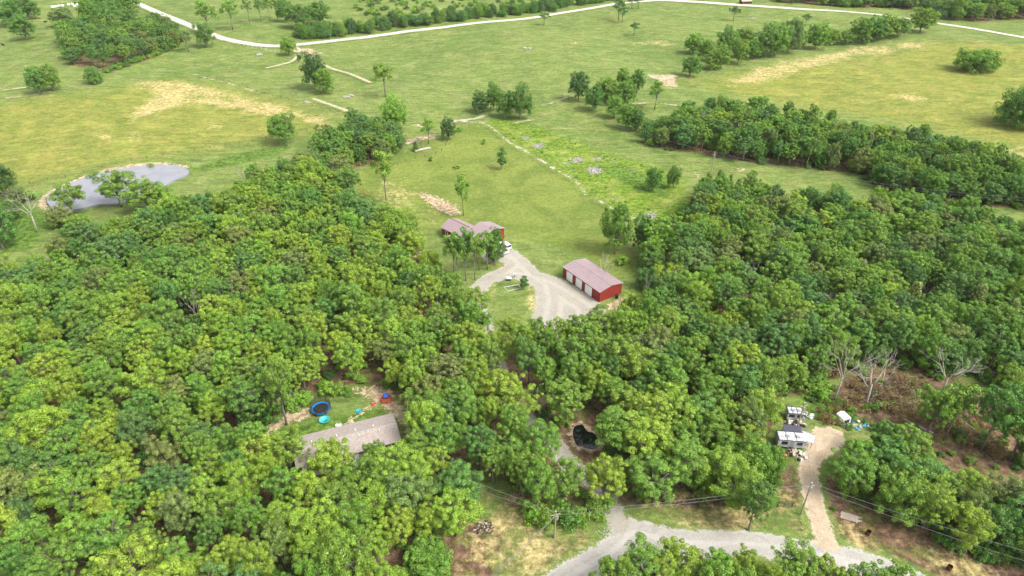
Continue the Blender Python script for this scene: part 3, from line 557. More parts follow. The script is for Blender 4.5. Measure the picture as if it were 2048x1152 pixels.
# crowns in the foreground read straight off the photo: (top px, top py, width px, tint)
for a, b_, wd, tn in ((1238, 1098, 90, 'mid'), (1300, 1080, 110, 'mid'), (1372, 1074, 110, 'yellow'), (1440, 1086, 90, 'mid'), (1500, 1085, 70, 'yellow'), (1612, 1082, 110, 'mid'), (1660, 1098, 90, 'yellow'),
                      (1760, 1118, 110, 'mid'), (1820, 1124, 90, 'mid'), (1200, 1130, 60, 'mid'), (1560, 1112, 60, 'yellow'), (1710, 1130, 80, 'mid'), (1420, 1120, 90, 'mid'), (1330, 1118, 100, 'yellow'), (1500, 1125, 90, 'mid'),
  (935, 776, 74, 'mid'), (1022, 756, 108, 'yellow'), (848, 776, 92, 'mid'), (888, 838, 86, 'mid'), (958, 846, 76, 'deep'), (1135, 758, 92, 'mid'), (1082, 836, 88, 'mid'), (1246, 822, 104, 'mid'), (1062, 896, 72, 'mid'),
  (1136, 914, 88, 'mid'), (1216, 916, 88, 'yellow'), (1300, 832, 110, 'yellow'), (1312, 912, 116, 'mid'), (915, 936, 106, 'deep'), (812, 946, 108, 'pale'), (868, 886, 64, 'yellow'), (788, 890, 104, 'yellow'), (1475, 905, 134, 'yellow'),
  (1524, 958, 74, 'deep'), (1725, 898, 96, 'mid'), (564, 854, 84, 'yellow'), (652, 880, 90, 'yellow'), (746, 872, 46, 'mid'), (756, 912, 84, 'mid'), (822, 908, 84, 'yellow'), (948, 566, 56, 'yellow'), (934, 592, 62, 'mid'), (958, 612, 50, 'mid'), (994, 652, 62, 'yellow'), (976, 668, 60, 'mid'), (512, 868, 84, 'yellow'), (604, 938, 80, 'yellow'), (668, 962, 90, 'mid'), (560, 930, 80, 'mid'),
  (1380, 880, 100, 'mid'), (1400, 790, 100, 'deep'), (1340, 760, 90, 'yellow'), (1190, 720, 60, 'yellow'), (1150, 700, 64, 'mid'), (1050, 640, 60, 'yellow'), (1100, 645, 56, 'mid'), (1155, 620, 60, 'mid'), (1200, 612, 84, 'mid'), (1020, 628, 50, 'yellow'), (1075, 628, 60, 'mid'), (1125, 630, 60, 'yellow'), (1180, 640, 70, 'mid'), (1078, 925, 74, 'mid'), (1042, 900, 62, 'mid'), (985, 880, 60, 'mid')):
    h = RN.uniform(10.5, 12.5) if wd > 50 else 8.5; x, y = P(a, b_ + (24 if b_ > 1060 else 10), h); rec('oak', x, y, h, wd / FP * proj(x, y, h)[2] / 2, tn, 'oak', hand=True, group='woodland oaks')
# ---- woodland fill: one tree per darted spot
def fill(poly, spacing, seed, tries, excl=(), edge=5, kind='oak', hr=(8.8, 13.2), rr=(.58, .88)):
    rg = random.Random(seed); x0, y0, x1, y1 = bb(poly, pad=0); x0 = max(x0, -330); x1 = min(x1, 420); y0 = max(y0, 52)
    N = tries; X = np.array([rg.uniform(x0, x1) for _ in range(N)]); Y = np.array([rg.uniform(y0, y1) for _ in range(N)])
    ok = sdist(poly, X, Y) < -.5
    for e, m in excl: ok &= e(X, Y) > m
    pr = np.array([proj(a, b, 6)[0] for a, b in zip(X, Y)]); ok &= (pr > -90) & (pr < 2140)
    cell = {}; out = []
    for t_ in TREES:
        if t_['kind'] not in ('shrub',): cell.setdefault((int(t_['x'] // 8), int(t_['y'] // 8)), []).append((t_['x'], t_['y'], spacing * .75))
    for a, b, o in zip(X, Y, ok):
        if not o: continue
        sp = spacing * rg.uniform(.78, 1.38); i, j = int(a // 8), int(b // 8)
        if all((a - q[0]) ** 2 + (b - q[1]) ** 2 > max(sp, q[2]) ** 2 for di in (-1, 0, 1) for dj in (-1, 0, 1) for q in cell.get((i + di, j + dj), ())):
            cell.setdefault((i, j), []).append((a, b, 0)); out.append((a, b))
    for a, b in out:
        px, py, D = proj(a, b, 9); r = spacing * rg.uniform(*rr) * rg.choice((.85, 1, 1, 1.15)); h = rg.uniform(*hr) + (r - 3.4) * .6
        e = -float(sdist(poly, np.array([a]), np.array([b]))[0]); kk = kind
        if e < edge and rg.random() < .6: kk = rg.choice(('open', 'open', 'dome')); h *= .62 if kk == 'dome' else .88
        rec(kk, a, b, h, r, pick_tint(a, b, px, py), 'oak', group='woodland oaks')
dr = lambda x, y: np.minimum(ldist(DRIVE_L[0], x, y), ldist(DRIVE_L[1], x, y))
rdd = lambda x, y: ldist(DRIVE_L[0][:34], x, y)
EX = [(lambda x, y: sdist(YARD, x, y), 1.0), (lambda x, y: sdist(POND_CLEAR, x, y), 1.5), (lambda x, y: sdist(CAMPCLEAR, x, y), 2.5), (lambda x, y: sdist(LOT, x, y), 2), (dr, 4.0), (lambda x, y: sdist(ROAD, x, y), 3),
      (lambda x, y: sdist(PONDF, x, y), 4), (lambda x, y: RDP(x, y), 3), (lambda x, y: sdist(PONDL, x, y), 5)]
fill(WOOD_A, 5.1, 1, 60000, EX); fill(WOOD_B, 5.1, 2, 40000, EX); fill(WOOD_C, 5.0, 3, 9000, EX)
fill(WOOD_F, 4.9, 4, 22000, (), 9); fill(WOOD_G, 8.6, 5, 4000, (), 6, 'oak', (10, 14.5), (.44, .60)); fill(WOOD_T, 7, 6, 12000, (), 14); fill(WOOD_U, 7, 7, 6000, (), 14)
HEDGE = smooth_line(Wp([(590, 76), (640, 78), (700, 70), (800, 57), (900, 45), (1000, 34), (1100, 22), (1180, 9), (1230, 0)]), 12)
k = 0
for i in range(len(HEDGE) - 1):
    L = np.hypot(*(HEDGE[i + 1] - HEDGE[i]))
    for j in range(max(1, int(L / 2.9))):
        p = HEDGE[i] + (HEDGE[i + 1] - HEDGE[i]) * RN.random(); rec(RN.choice(('open', 'dome', 'dome')), p[0] + RN.uniform(-3, 3), p[1] + RN.uniform(-1, 10), RN.uniform(5.0, 11), RN.uniform(2.4, 4.6), RN.choice(('deep', 'dark', 'deep', 'blue', 'mid')), 'hedgerow tree', group='hedgerow trees along the white road', name='hedgerow_tree')
# understory
UND = []
def under(poly, n, seed, excl, sc_=(.5, 1.1)):
    rg = random.Random(seed); x0, y0, x1, y1 = bb(poly, pad=0); x0 = max(x0, -220); x1 = min(x1, 260)
    X = np.array([rg.uniform(x0, x1) for _ in range(n)]); Y = np.array([rg.uniform(y0, y1) for _ in range(n)]); ok = sdist(poly, X, Y) < 0
    for e, m in excl: ok &= e(X, Y) > m - 1
    for a, b, o in zip(X, Y, ok):
        if o: UND.append((a, b, rg.uniform(*sc_), rg.choice(('deep', 'mid', 'dark', 'mid', 'lime'))))
under(WOOD_A, 2600, 21, EX); under(WOOD_B, 2200, 22, EX); under(WOOD_C, 260, 23, EX); under(WOOD_F, 500, 31, ()); under(WOOD_G, 160, 32, (), (.7, 1.3)); under(SLASH, 120, 25, (), (.3, .7)); under(LUSH[0], 90, 26, EX, (.25, .5))
under(Wp([(700, 26), (760, 34), (900, 26), (1040, 14), (1180, 2), (1200, -20), (700, -20)]), 420, 24, (), (.7, 1.4)); under(WEED, 120, 27, (), (.10, .28))
# ------------------------------------------------------------------ labels for the trees
LM = [(643, 815, 'the blue trampoline'), (1185, 560, 'the red garage'), (935, 470, 'the red house'), (700, 885, 'the grey-roofed house'), (240, 372, 'the pale farm pond'), (1168, 872, 'the small black pond'),
      (1580, 865, 'the parked campers'), (1655, 885, 'the sandy turnaround'), (1111, 1050, 'the front utility pole'), (686, 350, 'the small white shed'), (60, 1090, "the photo's lower left corner"),
      (1990, 1090, "the photo's lower right corner"), (20, 760, 'the middle of the left edge'), (2020, 650, 'the middle of the right edge'), (600, 95, 'the junction on the white road'), (1480, 1095, 'the front road'),
      (1020, 590, 'the grass island in the driveway'), (1425, 330, 'the pole by the far right wood'), (1160, 372, 'the creek bend'), (400, 200, 'the straw-coloured patch'), (1735, 1065, 'the burn barrel by the woods'),
      (300, 950, 'the lower left woods centre'), (450, 600, 'the middle of the left woods'), (1500, 780, 'the middle of the right woods'), (120, 14, 'the white bales'), (1950, 120, "the photo's upper right corner"),
      (1320, 160, 'the sandy creek crossing'), (1850, 830, 'the felled trees'), (960, 230, 'the far corner of the mown field'), (980, 60, 'the far white road'), (1240, 40, 'the pines on the hill'), (1000, 320, 'the middle of the mown field')]
ORD = ['', 'second ', 'third ', 'fourth ', 'fifth ', 'sixth ', 'seventh ', 'eighth ', 'ninth ', 'tenth ', 'eleventh ', 'twelfth ', 'thirteenth ', 'fourteenth ', 'fifteenth ', 'sixteenth ', 'seventeenth ', 'eighteenth ', 'nineteenth ', 'twentieth ']
def label_trees(rs):
    bins = {}
    for t_ in rs:
        px, py, D = proj(t_['x'], t_['y'], H(t_['x'], t_['y']) + t_['h'] * .6); t_['p'] = (px, py)
        i = min(range(len(LM)), key=lambda k: math.hypot(px - LM[k][0], (py - LM[k][1]) * 1.2)); dx, dy = px - LM[i][0], py - LM[i][1]
        d = ('left of' if dx < 0 else 'right of') if abs(dx) > abs(dy) else ('behind' if dy < 0 else 'in front of')
        if LM[i][2].startswith(("the photo's", 'the middle')) and d in ('behind', 'in front of'): d = 'above' if dy < 0 else 'below'
        bins.setdefault((LM[i][2], d, t_['noun'], TINTS[t_['tint']][1]), []).append((math.hypot(dx, dy), t_))
    for (lm, d, noun, tn), l in bins.items():
        l.sort(key=lambda q: q[0])
        for k, (_, t_) in enumerate(l):
            if t_['label']: continue
            tw = '' if t_['kind'] == 'dead' else tn + ' '
            t_['label'] = '%s%s, %sclosest %s %s' % (tw, noun, ORD[min(k, 19)], d, lm) if len(l) > 1 else '%s%s, only such one %s %s' % (tw, noun, d, lm)
def trim(s):
    return s if len(s.split()) <= 16 else ' '.join(w_ for w_ in s.replace("the photo's ", '').split() if w_ not in ('such', 'pale', 'bright', 'full-crowned', 'by', 'far'))
vis = []; rest = []
for t_ in TREES:
    px, py, D = proj(t_['x'], t_['y'], t_['h'] * .6); t_['D'] = D
    r = t_['r'] * FP / D; inside = -r < px < 2048 + r and -r < py < 1152 + r * 1.4
    t_['big'] = t_['r'] / D; (vis if inside else rest).append(t_)
oaks = sorted([t_ for t_ in vis if t_['noun'] == 'oak'], key=lambda q: (-q['hand'], -q['big']))
indiv = [t_ for t_ in vis if t_['noun'] != 'oak'] + oaks[:300]
stuff = [t_ for t_ in oaks[300:]] + [t_ for t_ in rest if -200 < proj(t_['x'], t_['y'], 6)[0] < 2300]
label_trees(indiv)
def build_tree(t_):
    ps = PROTO[t_['kind']]; p = ps[RN.randrange(len(ps))]; z = H(t_['x'], t_['y'])
    loc = (t_['x'], t_['y'], z); s = (t_['r'] / p['R'], t_['r'] / p['R'], t_['h'] / p['H']); rot = (t_['tilt'], 0, t_['rz']); tint = jitter(TINTS[t_['tint']][0])
    one = p['leaf'] is None or t_['D'] > 330
    if one: root = bpy.data.objects.new(t_['name'], p['both']); root['tint'] = tint
    else: root = bpy.data.objects.new(t_['name'], None)
    COL.objects.link(root); root.location = loc; root.scale = s; root.rotation_euler = rot
    if not one:
        for nm, me in (('trunk', p['trunk']), ('crown', p['leaf'])):
            c = bpy.data.objects.new(nm, me); COL.objects.link(c); c.parent = root; c['tint'] = tint
    root['label'] = trim(t_['label']); root['category'] = t_['cat']
    if t_['group']: root['group'] = t_['group']
    return root
for t_ in indiv: build_tree(t_)
print('TREES individual', len(indiv), 'oaks', len(oaks), 'stuff', len(stuff), 'under', len(UND))
# ------------------------------------------------------------------ the rest of the woods: one object, instanced
def instanced(name, pts, kind, label, cat, mn='woodland'):
    pc = bpy.data.collections.new(name + '_kinds')
    ps = [q for k_ in kind for q in PROTO[k_]]; st = {}; n_ = 0
    for k_ in kind: st[k_] = (n_, len(PROTO[k_])); n_ += len(PROTO[k_])
    for i, p in enumerate(ps):
        o = bpy.data.objects.new('%s_%02d' % (name, i), p['both']); pc.objects.link(o)
    me = bpy.data.meshes.new(name); n = len(pts); me.vertices.add(n)
    idx = [st[a['kind']][0] + RN.randrange(st[a['kind']][1]) for a in pts]
    me.vertices.foreach_set('co', np.array([(a['x'], a['y'], H(a['x'], a['y'])) for a in pts], np.float32).ravel())
    def at(nm, ty, fld, val): a = me.attributes.new(nm, ty, 'POINT'); a.data.foreach_set(fld, val)
    at('idx', 'INT', 'value', np.array(idx, np.int32)); at('rotv', 'FLOAT_VECTOR', 'vector', np.array([(0, 0, a['rz']) for a in pts], np.float32).ravel())
    at('sclv', 'FLOAT_VECTOR', 'vector', np.array([(a['r'] / ps[i]['R'], a['r'] / ps[i]['R'], a['h'] / ps[i]['H']) for a, i in zip(pts, idx)], np.float32).ravel())
    at('tint', 'FLOAT_VECTOR', 'vector', np.array([jitter(TINTS[a['tint']][0]) for a in pts], np.float32).ravel())
    o = bpy.data.objects.new(name, me); COL.objects.link(o); o['kind'] = 'stuff'; o['label'] = label; o['category'] = cat
    g = bpy.data.node_groups.new(name, 'GeometryNodeTree'); g.interface.new_socket('Geometry', in_out='INPUT', socket_type='NodeSocketGeometry'); g.interface.new_socket('Geometry', in_out='OUTPUT', socket_type='NodeSocketGeometry')
    N = g.nodes.new; gi = N('NodeGroupInput'); go = N('NodeGroupOutput'); ip = N('GeometryNodeInstanceOnPoints'); ci = N('GeometryNodeCollectionInfo')
    ci.inputs['Collection'].default_value = pc; ci.inputs['Separate Children'].default_value = True; ci.inputs['Reset Children'].default_value = True
    def na(nm, dt): a = N('GeometryNodeInputNamedAttribute'); a.data_type = dt; a.inputs['Name'].default_value = nm; return [q for q in a.outputs if q.enabled][0]
    L = g.links.new; L(gi.outputs[0], ip.inputs['Points']); L(ci.outputs[0], ip.inputs['Instance']); ip.inputs['Pick Instance'].default_value = True
    L(na('idx', 'INT'), ip.inputs['Instance Index']); L(na('rotv', 'FLOAT_VECTOR'), ip.inputs['Rotation']); L(na('sclv', 'FLOAT_VECTOR'), ip.inputs['Scale']); L(ip.outputs[0], go.inputs[0])
    md = o.modifiers.new('instances', 'NODES'); md.node_group = g; return o
instanced('woodland', stuff, ('oak', 'open', 'dome'), 'the farther oak woods left and right, a closed rolling canopy of green crowns', 'woods')
instanced('undergrowth', [dict(kind='shrub', x=a, y=b, rz=RN.uniform(0, 6.28), r=2.0 * s_, h=2.6 * s_, tint=tn) for a, b, s_, tn in UND], ('shrub',), 'low leafy undergrowth beneath and between the trees', 'undergrowth')
# ------------------------------------------------------------------ objects
def thing(name, label, cat, loc=(0, 0, 0), rz=0, group=None, me=None):
    o = bpy.data.objects.new(name, me); COL.objects.link(o); o.location = loc; o.rotation_euler = (0, 0, rz); o['label'] = label; o['category'] = cat
    if group: o['group'] = group
    return o
def part(name, mb, mat, parent, label=None, smooth=False, loc=None, fix=True):
    me = mb.mesh(name, mat, smooth) if isinstance(mb, MB) else mb
    if fix and isinstance(mb, MB): recalc(me)
    o = bpy.data.objects.new(name, me); COL.objects.link(o); o.parent = parent
    if loc: o.location = loc
    if label: o['label'] = label
    return o
def G(px, py, dz=0): x, y = P(px, py); return Vector((x, y, H(x, y) + dz))
def metal_mat(name, col, ax, freq, rough=.45, depth=.05):
    m = simple(name, col, rough, .0, .06, .6, .4); t = NT(m); b = bsdf(m)
    tc = t.n('ShaderNodeTexCoord'); wv = t.n('ShaderNodeTexWave', bands_direction=ax); wv.inputs['Scale'].default_value = freq; t.l(tc.outputs['Object'], wv.inputs['Vector'])
    bp = t.n('ShaderNodeBump'); bp.inputs['Strength'].default_value = .5; bp.inputs['Distance'].default_value = depth
    t.l(wv.outputs['Fac'], bp.inputs['Height']); t.l(bp.outputs[0], b.inputs['Normal']); return m
m_rwallx = metal_mat('red_siding', (.26, .026, .022), 'X', 1.4); m_rwally = metal_mat('red_siding_end', (.27, .030, .024), 'Y', 1.4)
m_rroof = metal_mat('mauve_metal_roof', (.31, .235, .25), 'X', 1.0, .4); m_trim = simple('dark_red_trim', (.16, .02, .018), .5)
m_bright = simple('door_white', (.93, .93, .92), .5, var=.02); m_wht = simple('white_paint', (.78, .78, .77), .5, var=.05); m_black = simple('black_plastic', (.02, .02, .022), .5); m_glass = simple('dark_glass', (.03, .035, .04), .08, spec=.8)
m_grey = simple('grey_metal', (.30, .30, .30), .5); m_tan = simple('tan_siding', (.34, .29, .22), .7, var=.06); m_conc = simple('concrete', (.48, .46, .43), .9)
m_blue = simple('blue_vinyl', (.012, .17, .45), .5, var=.08); m_net = simple('safety_net', (.06, .045, .04), .8); m_teal = simple('teal_plastic', (.06, .42, .42), .4, var=.05)
m_orange = simple('orange_plastic', (.55, .10, .03), .5); m_red = simple('red_plastic', (.50, .05, .05), .5); m_pblue = simple('play_blue', (.05, .12, .55), .5)
m_tim = simple('weathered_timber', (.40, .34, .28), .85, var=.2); m_pole = simple('utility_pole_wood', (.34, .28, .22), .85, var=.2); m_wire = simple('wire', (.16, .16, .17), .5)
m_rust = simple('rusty_steel', (.10, .04, .022), .8, var=.4, scale=6); m_tarp = simple('blue_tarp', (.05, .25, .55), .5); m_char = simple('charred_wood', (.05, .042, .038), .9, var=.5)
m_lwh = simple('car_white', (.75, .76, .77), .25, spec=.6, var=.02); m_dcar = simple('car_dark', (.05, .06, .075), .2, spec=.6, var=.02); m_scar = simple('car_silver', (.40, .47, .52), .25, spec=.6, var=.02); m_tyre = simple('tyre', (.015, .015, .015), .8)
m_rub = simple('pale_rubbish', (.60, .57, .55), .7, var=.3, scale=2); m_brn = simple('brown_hide', (.015, .012, .011), .8)
m_seam = simple('roof_seam', (.20, .15, .165), .5); m_shin = newmat('shingles'); t = NT(m_shin); tc = t.n('ShaderNodeTexCoord').outputs['Object']; mp = t.n('ShaderNodeMapping'); mp.inputs['Scale'].default_value = (1, 4, 4); t.l(tc, mp.inputs[0])
c = t.mix(t.ramp(t.noise(1.6, 4, .7, mp.outputs[0]), .35, .65), (.235, .200, .185), (.40, .345, .315)); c = t.mix(t.ramp(t.noise(4, 2, .6, mp.outputs[0]), .6, .7), c, (.46, .38, .32))
t.l(c, bsdf(m_shin).inputs['Base Color']); bsdf(m_shin).inputs['Roughness'].default_value = .9
def slab(mb, a, b, c, d, th=.12):
    """sloping roof plane a-b-c-d with thickness"""
    n = (Vector(b) - Vector(a)).cross(Vector(d) - Vector(a)).normalized() * th
    if n.z < 0: n = -n
    q = [Vector(p) for p in (a, b, c, d)]; mb.add(q + [p - n for p in q], [(0, 1, 2, 3), (7, 6, 5, 4), (0, 4, 5, 1), (1, 5, 6, 2), (2, 6, 7, 3), (3, 7, 4, 0)])
def window(par, x, z, w_, h_, y, face=-1, ax='x', frame=m_wht, name='window'):
    """frame on a wall plane; ax 'x' wall runs along x at y, else wall runs along y at x=y"""
    f = MB(); g = MB(); e = .09; p0, p1 = sorted((y, y + face * .06)); q0, q1 = sorted((y, y + face * .035))
    def bx(mb, a, b0, c_, d, lo, hi): mb.box(a, lo, b0, c_, hi, d) if ax == 'x' else mb.box(lo, a, b0, hi, c_, d)
    bx(f, x - e, z - e, x, z + h_ + e, p0, p1); bx(f, x + w_, z - e, x + w_ + e, z + h_ + e, p0, p1); bx(f, x, z - e, x + w_, z, p0, p1); bx(f, x, z + h_, x + w_, z + h_ + e, p0, p1)
    bx(f, x, z + h_ / 2 - .04, x + w_, z + h_ / 2 + .04, p0, p1); bx(g, x, z, x + w_, z + h_, q0, q1)
    fo = part(name, f, frame, par); part('pane', g, m_glass, fo); return fo
# ---- red garage
ga = math.atan2(-13.1, 9.0); gr = thing('garage', 'long red metal garage with three white roll-up doors and a mauve roof', 'garage', (14.8, 167.5, 0), ga)
L, W_, ev, rd = 15.9, 8.0, 3.45, 4.15; drs = [(1.35, 4.35), (5.5, 8.5), (9.6, 12.8)]
f = MB(); xs_ = [0] + [q for d in drs for q in d] + [L]
for i in range(0, len(xs_), 2): f.box(xs_[i], 0, 0, xs_[i + 1], .15, ev)
for a, b_ in drs: f.box(a, 0, 2.95, b_, .15, ev)
f.box(0, W_ - .15, 0, L, W_, ev); part('wall', f, m_rwallx, gr)
f = MB(); pr = [(.15, 0), (W_ - .15, 0), (W_ - .15, ev), (W_ / 2, rd - .1), (.15, ev)]; f.prism(pr, 0.004, .15, 'x'); f.prism(pr, L - .15, L - .004, 'x'); part('gable_wall', f, m_rwally, gr)
f = MB(); o_ = .3; slab(f, (-o_, -o_, ev + .03), (L + o_, -o_, ev + .03), (L + o_, W_ / 2, rd + .12), (-o_, W_ / 2, rd + .12), .1); slab(f, (-o_, W_ / 2, rd + .12), (L + o_, W_ / 2, rd + .12), (L + o_, W_ + o_, ev + .03), (-o_, W_ + o_, ev + .03), .1)
rf = part('roof', f, m_rroof, gr); f = MB()
for k in range(18):
    x = -o_ + .1 + k * .95; slab(f, (x, -o_, ev + .058), (x + .06, -o_, ev + .058), (x + .06, W_ / 2 - .16, rd + .138), (x, W_ / 2 - .16, rd + .138), .03); slab(f, (x, W_ / 2 + .16, rd + .138), (x + .06, W_ / 2 + .16, rd + .138), (x + .06, W_ + o_, ev + .058), (x, W_ + o_, ev + .058), .03)
part('roof_seam', f, m_seam, rf); f = MB(); f.box(-o_, W_ / 2 - .15, rd + .1, L + o_, W_ / 2 + .15, rd + .16); part('ridge_cap', f, m_rroof, rf)
for a, b_ in drs:
    f = MB(); f.box(a, .06, .02, b_, .1, 2.95)
    for k in range(1, 5): f.box(a + .02, .045, k * .58, b_ - .02, .0595, k * .58 + .05)
    part('garage_door', f, m_bright, gr)
f = MB()
for x in xs_[:-1:1]: f.box(x - .09, -.03, 0, x + .09, -.004, ev - .1)
f.box(L - .18, -.03, 0, L + .03, -.004, ev); f.box(L + .004, -.03, 0, L + .03, .18, ev); f.box(L + .004, W_ - .18, 0, L + .03, W_ + .03, ev); f.box(0, -.05, ev - .09, L, -.031, ev + .01); part('trim', f, m_trim, gr)
# ---- red house
hr_ = R(-43); hr = thing('house', 'red metal-sided house with mauve roof behind slender trees', 'house', (-22.3, 192.6, 0), hr_)
def gabled(par, x0, x1, y0, y1, yr, ze, zr, wm, we, rm, o_=.35, zb=0, ze2=None, nm='wall', rn='roof'):
    ze2 = ze if ze2 is None else ze2
    f = MB(); f.box(x0, y0, zb, x1, y0 + .15, ze); f.box(x0, y1 - .15, zb, x1, y1, ze2); part(nm, f, wm, par)
    pr = [(y0 + .15, zb), (y1 - .15, zb), (y1 - .15, ze2), (yr, zr - .12), (y0 + .15, ze)]
    for a in (x0 + .003, x1 - .153): f = MB(); f.prism(pr, a, a + .15, 'x'); part('gable_wall', f, we, par)
    s1 = (zr - ze) / (yr - y0); s2 = (zr - ze2) / (y1 - yr); f = MB()
    slab(f, (x0 - o_, y0 - o_, ze - s1 * o_ + .1), (x1 + o_, y0 - o_, ze - s1 * o_ + .1), (x1 + o_, yr, zr + .1), (x0 - o_, yr, zr + .1)); slab(f, (x0 - o_, yr, zr + .1), (x1 + o_, yr, zr + .1), (x1 + o_, y1 + o_, ze2 - s2 * o_ + .1), (x0 - o_, y1 + o_, ze2 - s2 * o_ + .1))
    return part(rn, f, rm, par)
r1 = gabled(hr, 0, 9.4, 0, 7.4, 3.7, 3.0, 4.7, m_rwallx, m_rwally, m_rroof); r2 = gabled(hr, 9.45, 15.7, -.3, 12.2, 7.5, 2.9, 5.1, m_rwallx, m_rwally, m_rroof, .32, ze2=3.6)
f = MB(); f.box(-.36, 3.62, 4.78, 9.1, 3.78, 4.84); part('ridge_cap', f, m_trim, r1)
window(hr, 1.6, 1.0, .9, 1.2, 0); window(hr, 6.8, 1.0, 1.1, 1.2, 0); window(hr, 11, 1.0, 1.4, 1.2, -.3); window(hr, 5, 1, 1.2, 1.2, 15.7, 1, 'y')
f = MB(); f.box(8, -.05, .1, 8.95, -.003, 2.15); part('door', f, m_wht, hr)
f = MB(); f.box(-.05, -.06, 0, 9.35, -.003, .28); part('foundation', f, m_conc, hr)
f = MB(); f.box(4.8, -2.6, .01, 8.9, -.4, .35); part('porch', f, m_tim, hr); f = MB()
for x in (5, 8.7): f.box(x - .07, -2.5, .35, x + .07, -2.36, 2.3)
f.box(4.7, -2.7, 2.3, 9, -.5, 2.4); part('porch_cover', f, m_rroof, hr)
# ---- grey-roofed house
ug = R(21); gh_ = thing('house', 'long low tan house with weathered grey-brown shingle roof in the trees', 'house', (-41.9, 92.9, 0), ug)
rf = gabled(gh_, 0, 20.2, 0, 8.0, 4.0, 2.9, 4.05, m_tan, m_tan, m_shin, .4, zb=.4)
gabled(gh_, 1.0, 6.6, -2.6, 3.6,   .5, 2.35, 2.9, m_tan, m_tan, m_shin, .3, zb=.1, nm='porch_wall', rn='porch_roof')
f = MB(); f.box(-.02, -.02, 0, 20.22, 8.02, .39); part('foundation', f, m_conc, gh_)
window(gh_, 17.2, 1.3, 1.3, 1.1, 0); window(gh_, 13.6, 1.3, 1.2, 1.1, 0); window(gh_, 8.4, 1.3, 1.5, 1.1, 0)
f = MB(); f.box(10.9, -.05, .6, 11.8, -.003, 2.6); part('door', f, m_wht, gh_); f = MB(); f.box(17.05 + 1.6, -.05, 1.2, 17.35 + 1.6, -.002, 2.5); part('shutter', f, m_black, gh_)
f = MB(); f.box(20.1, -.03, .4, 20.23, .1, 2.75); part('corner_trim', f, m_wht, gh_)
f = MB(); f.box(10.5, -1.6, .02, 12.2, -.05, .6)
for k in range(3): f.box(10.6, -1.9 - k * .35, .02, 12.1, -1.62 - k * .35 + .01 * k, .45 - k * .15)
part('steps', f, m_wht, gh_)
f = MB(); f.box(10.5, -1.6, .6, 10.58, -.1, 1.5); f.box(12.12, -1.6, .6, 12.2, -.1, 1.5); part('railing', f, m_wht, gh_)
for x, y, h_ in ((16.8, 3.0, .35), (12.6, 3.2, .4), (8.4, 4.6, .3), (12.2, 5.0, .35), (3.4, 4.8, .3), (15.9, 4.7, .3)):
    f = MB(); z = 4.15 - .29 * abs(y - 4); f.tube([(x, y, z - .1), (x, y, z + h_)], .12, 8); part('roof_vent', f, m_wht, rf)
# ---- small shed
v = G(673, 351); sh = thing('shed', 'small white shed with striped metal roof at the left edge of the mown field', 'shed', v, R(-37)); f = MB(); f.box(0, 0, .2, 4.6, 2.6, 1.9); part('wall', f, simple('shed_paint', (.55, .68, .74), .6), sh)
f = MB(); slab(f, (-.3, -.4, 1.95), (4.9, -.4, 1.95), (4.9, 2.9, 2.55), (-.3, 2.9, 2.55), .06); rf = part('roof', f, m_wht, sh); f = MB()
for k in range(4): x = .35 + k * 1.25; slab(f, (x, -.41, 1.972), (x + .4, -.41, 1.972), (x + .4, 2.91, 2.572), (x, 2.91, 2.572), .02)
part('roof_sheet', f, simple('faded_red_sheet', (.45, .30, .28), .6), rf); f = MB(); f.box(1.9, -.04, .2, 2.7, -.003, 1.8); part('doorway', f, m_black, sh); f = MB(); f.box(0, -.02, .02, 4.6, 2.6, .19); part('skid', f, m_black, sh)
f = MB(); f.box(4.604, .9, .9, 4.64, 1.6, 1.5); part('window', f, m_black, sh)
# ---- trampoline
v = G(643, 822); tr = thing('trampoline', 'round blue-rimmed trampoline with dark safety net in the back yard', 'trampoline', v)
f = MB(); f.lathe([(1.62, .84), (1.62, .9), (2.1, .9), (2.1, .80), (1.64, .80)], n=36); part('rim_pad', f, m_blue, tr)
f = MB(); f.lathe([(.01, .855), (1.63, .855), (1.63, .845), (.01, .845)], n=36); part('mat', f, m_black, tr)
f = MB(); a = [2 * math.pi * k / 40 for k in range(41)]
nv = [(2.08 * math.cos(q), 2.08 * math.sin(q), z) for q in a for z in (.9, 2.7)]
m_net2 = newmat('net'); t = NT(m_net2); bs = bsdf(m_net2); bs.inputs['Base Color'].default_value = (.05, .04, .035, 1); bs.inputs['Alpha'].default_value = .5
f.add(nv, [(2 * i, 2 * i + 2, 2 * i + 3, 2 * i + 1) for i in range(40)]); part('net', f, m_net2, tr, fix=False)
f = MB()
for k in range(36): f.tube([(2.08 * math.cos(a[k] * 1.111), 2.08 * math.sin(a[k] * 1.111), 2.7), (2.08 * math.cos(a[k + 1] * 1.111), 2.08 * math.sin(a[k + 1] * 1.111), 2.7)], .02, 4)
part('net_ring', f, m_black, tr)
for k in range(6):
    q = k * math.pi / 3 + .2; f = MB(); f.tube([(2.12 * math.cos(q), 2.12 * math.sin(q), 0), (2.12 * math.cos(q), 2.12 * math.sin(q), 2.72)], .045, 6); part('post', f, m_black, tr)
v = G(649, 841); f = MB(); f.lathe([(1.0, .02), (1.05, .05), (1.12, .32), (1.18, .34), (1.12, .36), (1.05, .33), (.95, .10), (.02, .09), (.02, .02)], n=28); me = f.mesh('paddling_pool', m_teal, True); thing('paddling_pool', 'round turquoise paddling pool just in front of the trampoline', 'pool', v, me=me)
v = G(717, 823); f = MB(); f.lathe([(.55, .02), (.62, .1), (.62, .28), (.55, .3), (.48, .2), (.02, .18), (.02, .02)], n=20); thing('sandbox', 'small round blue sandbox on the lawn behind the grey-roofed house', 'sandbox', v, me=f.mesh('sandbox', simple('aqua_plastic', (.02, .36, .50), .5), True))
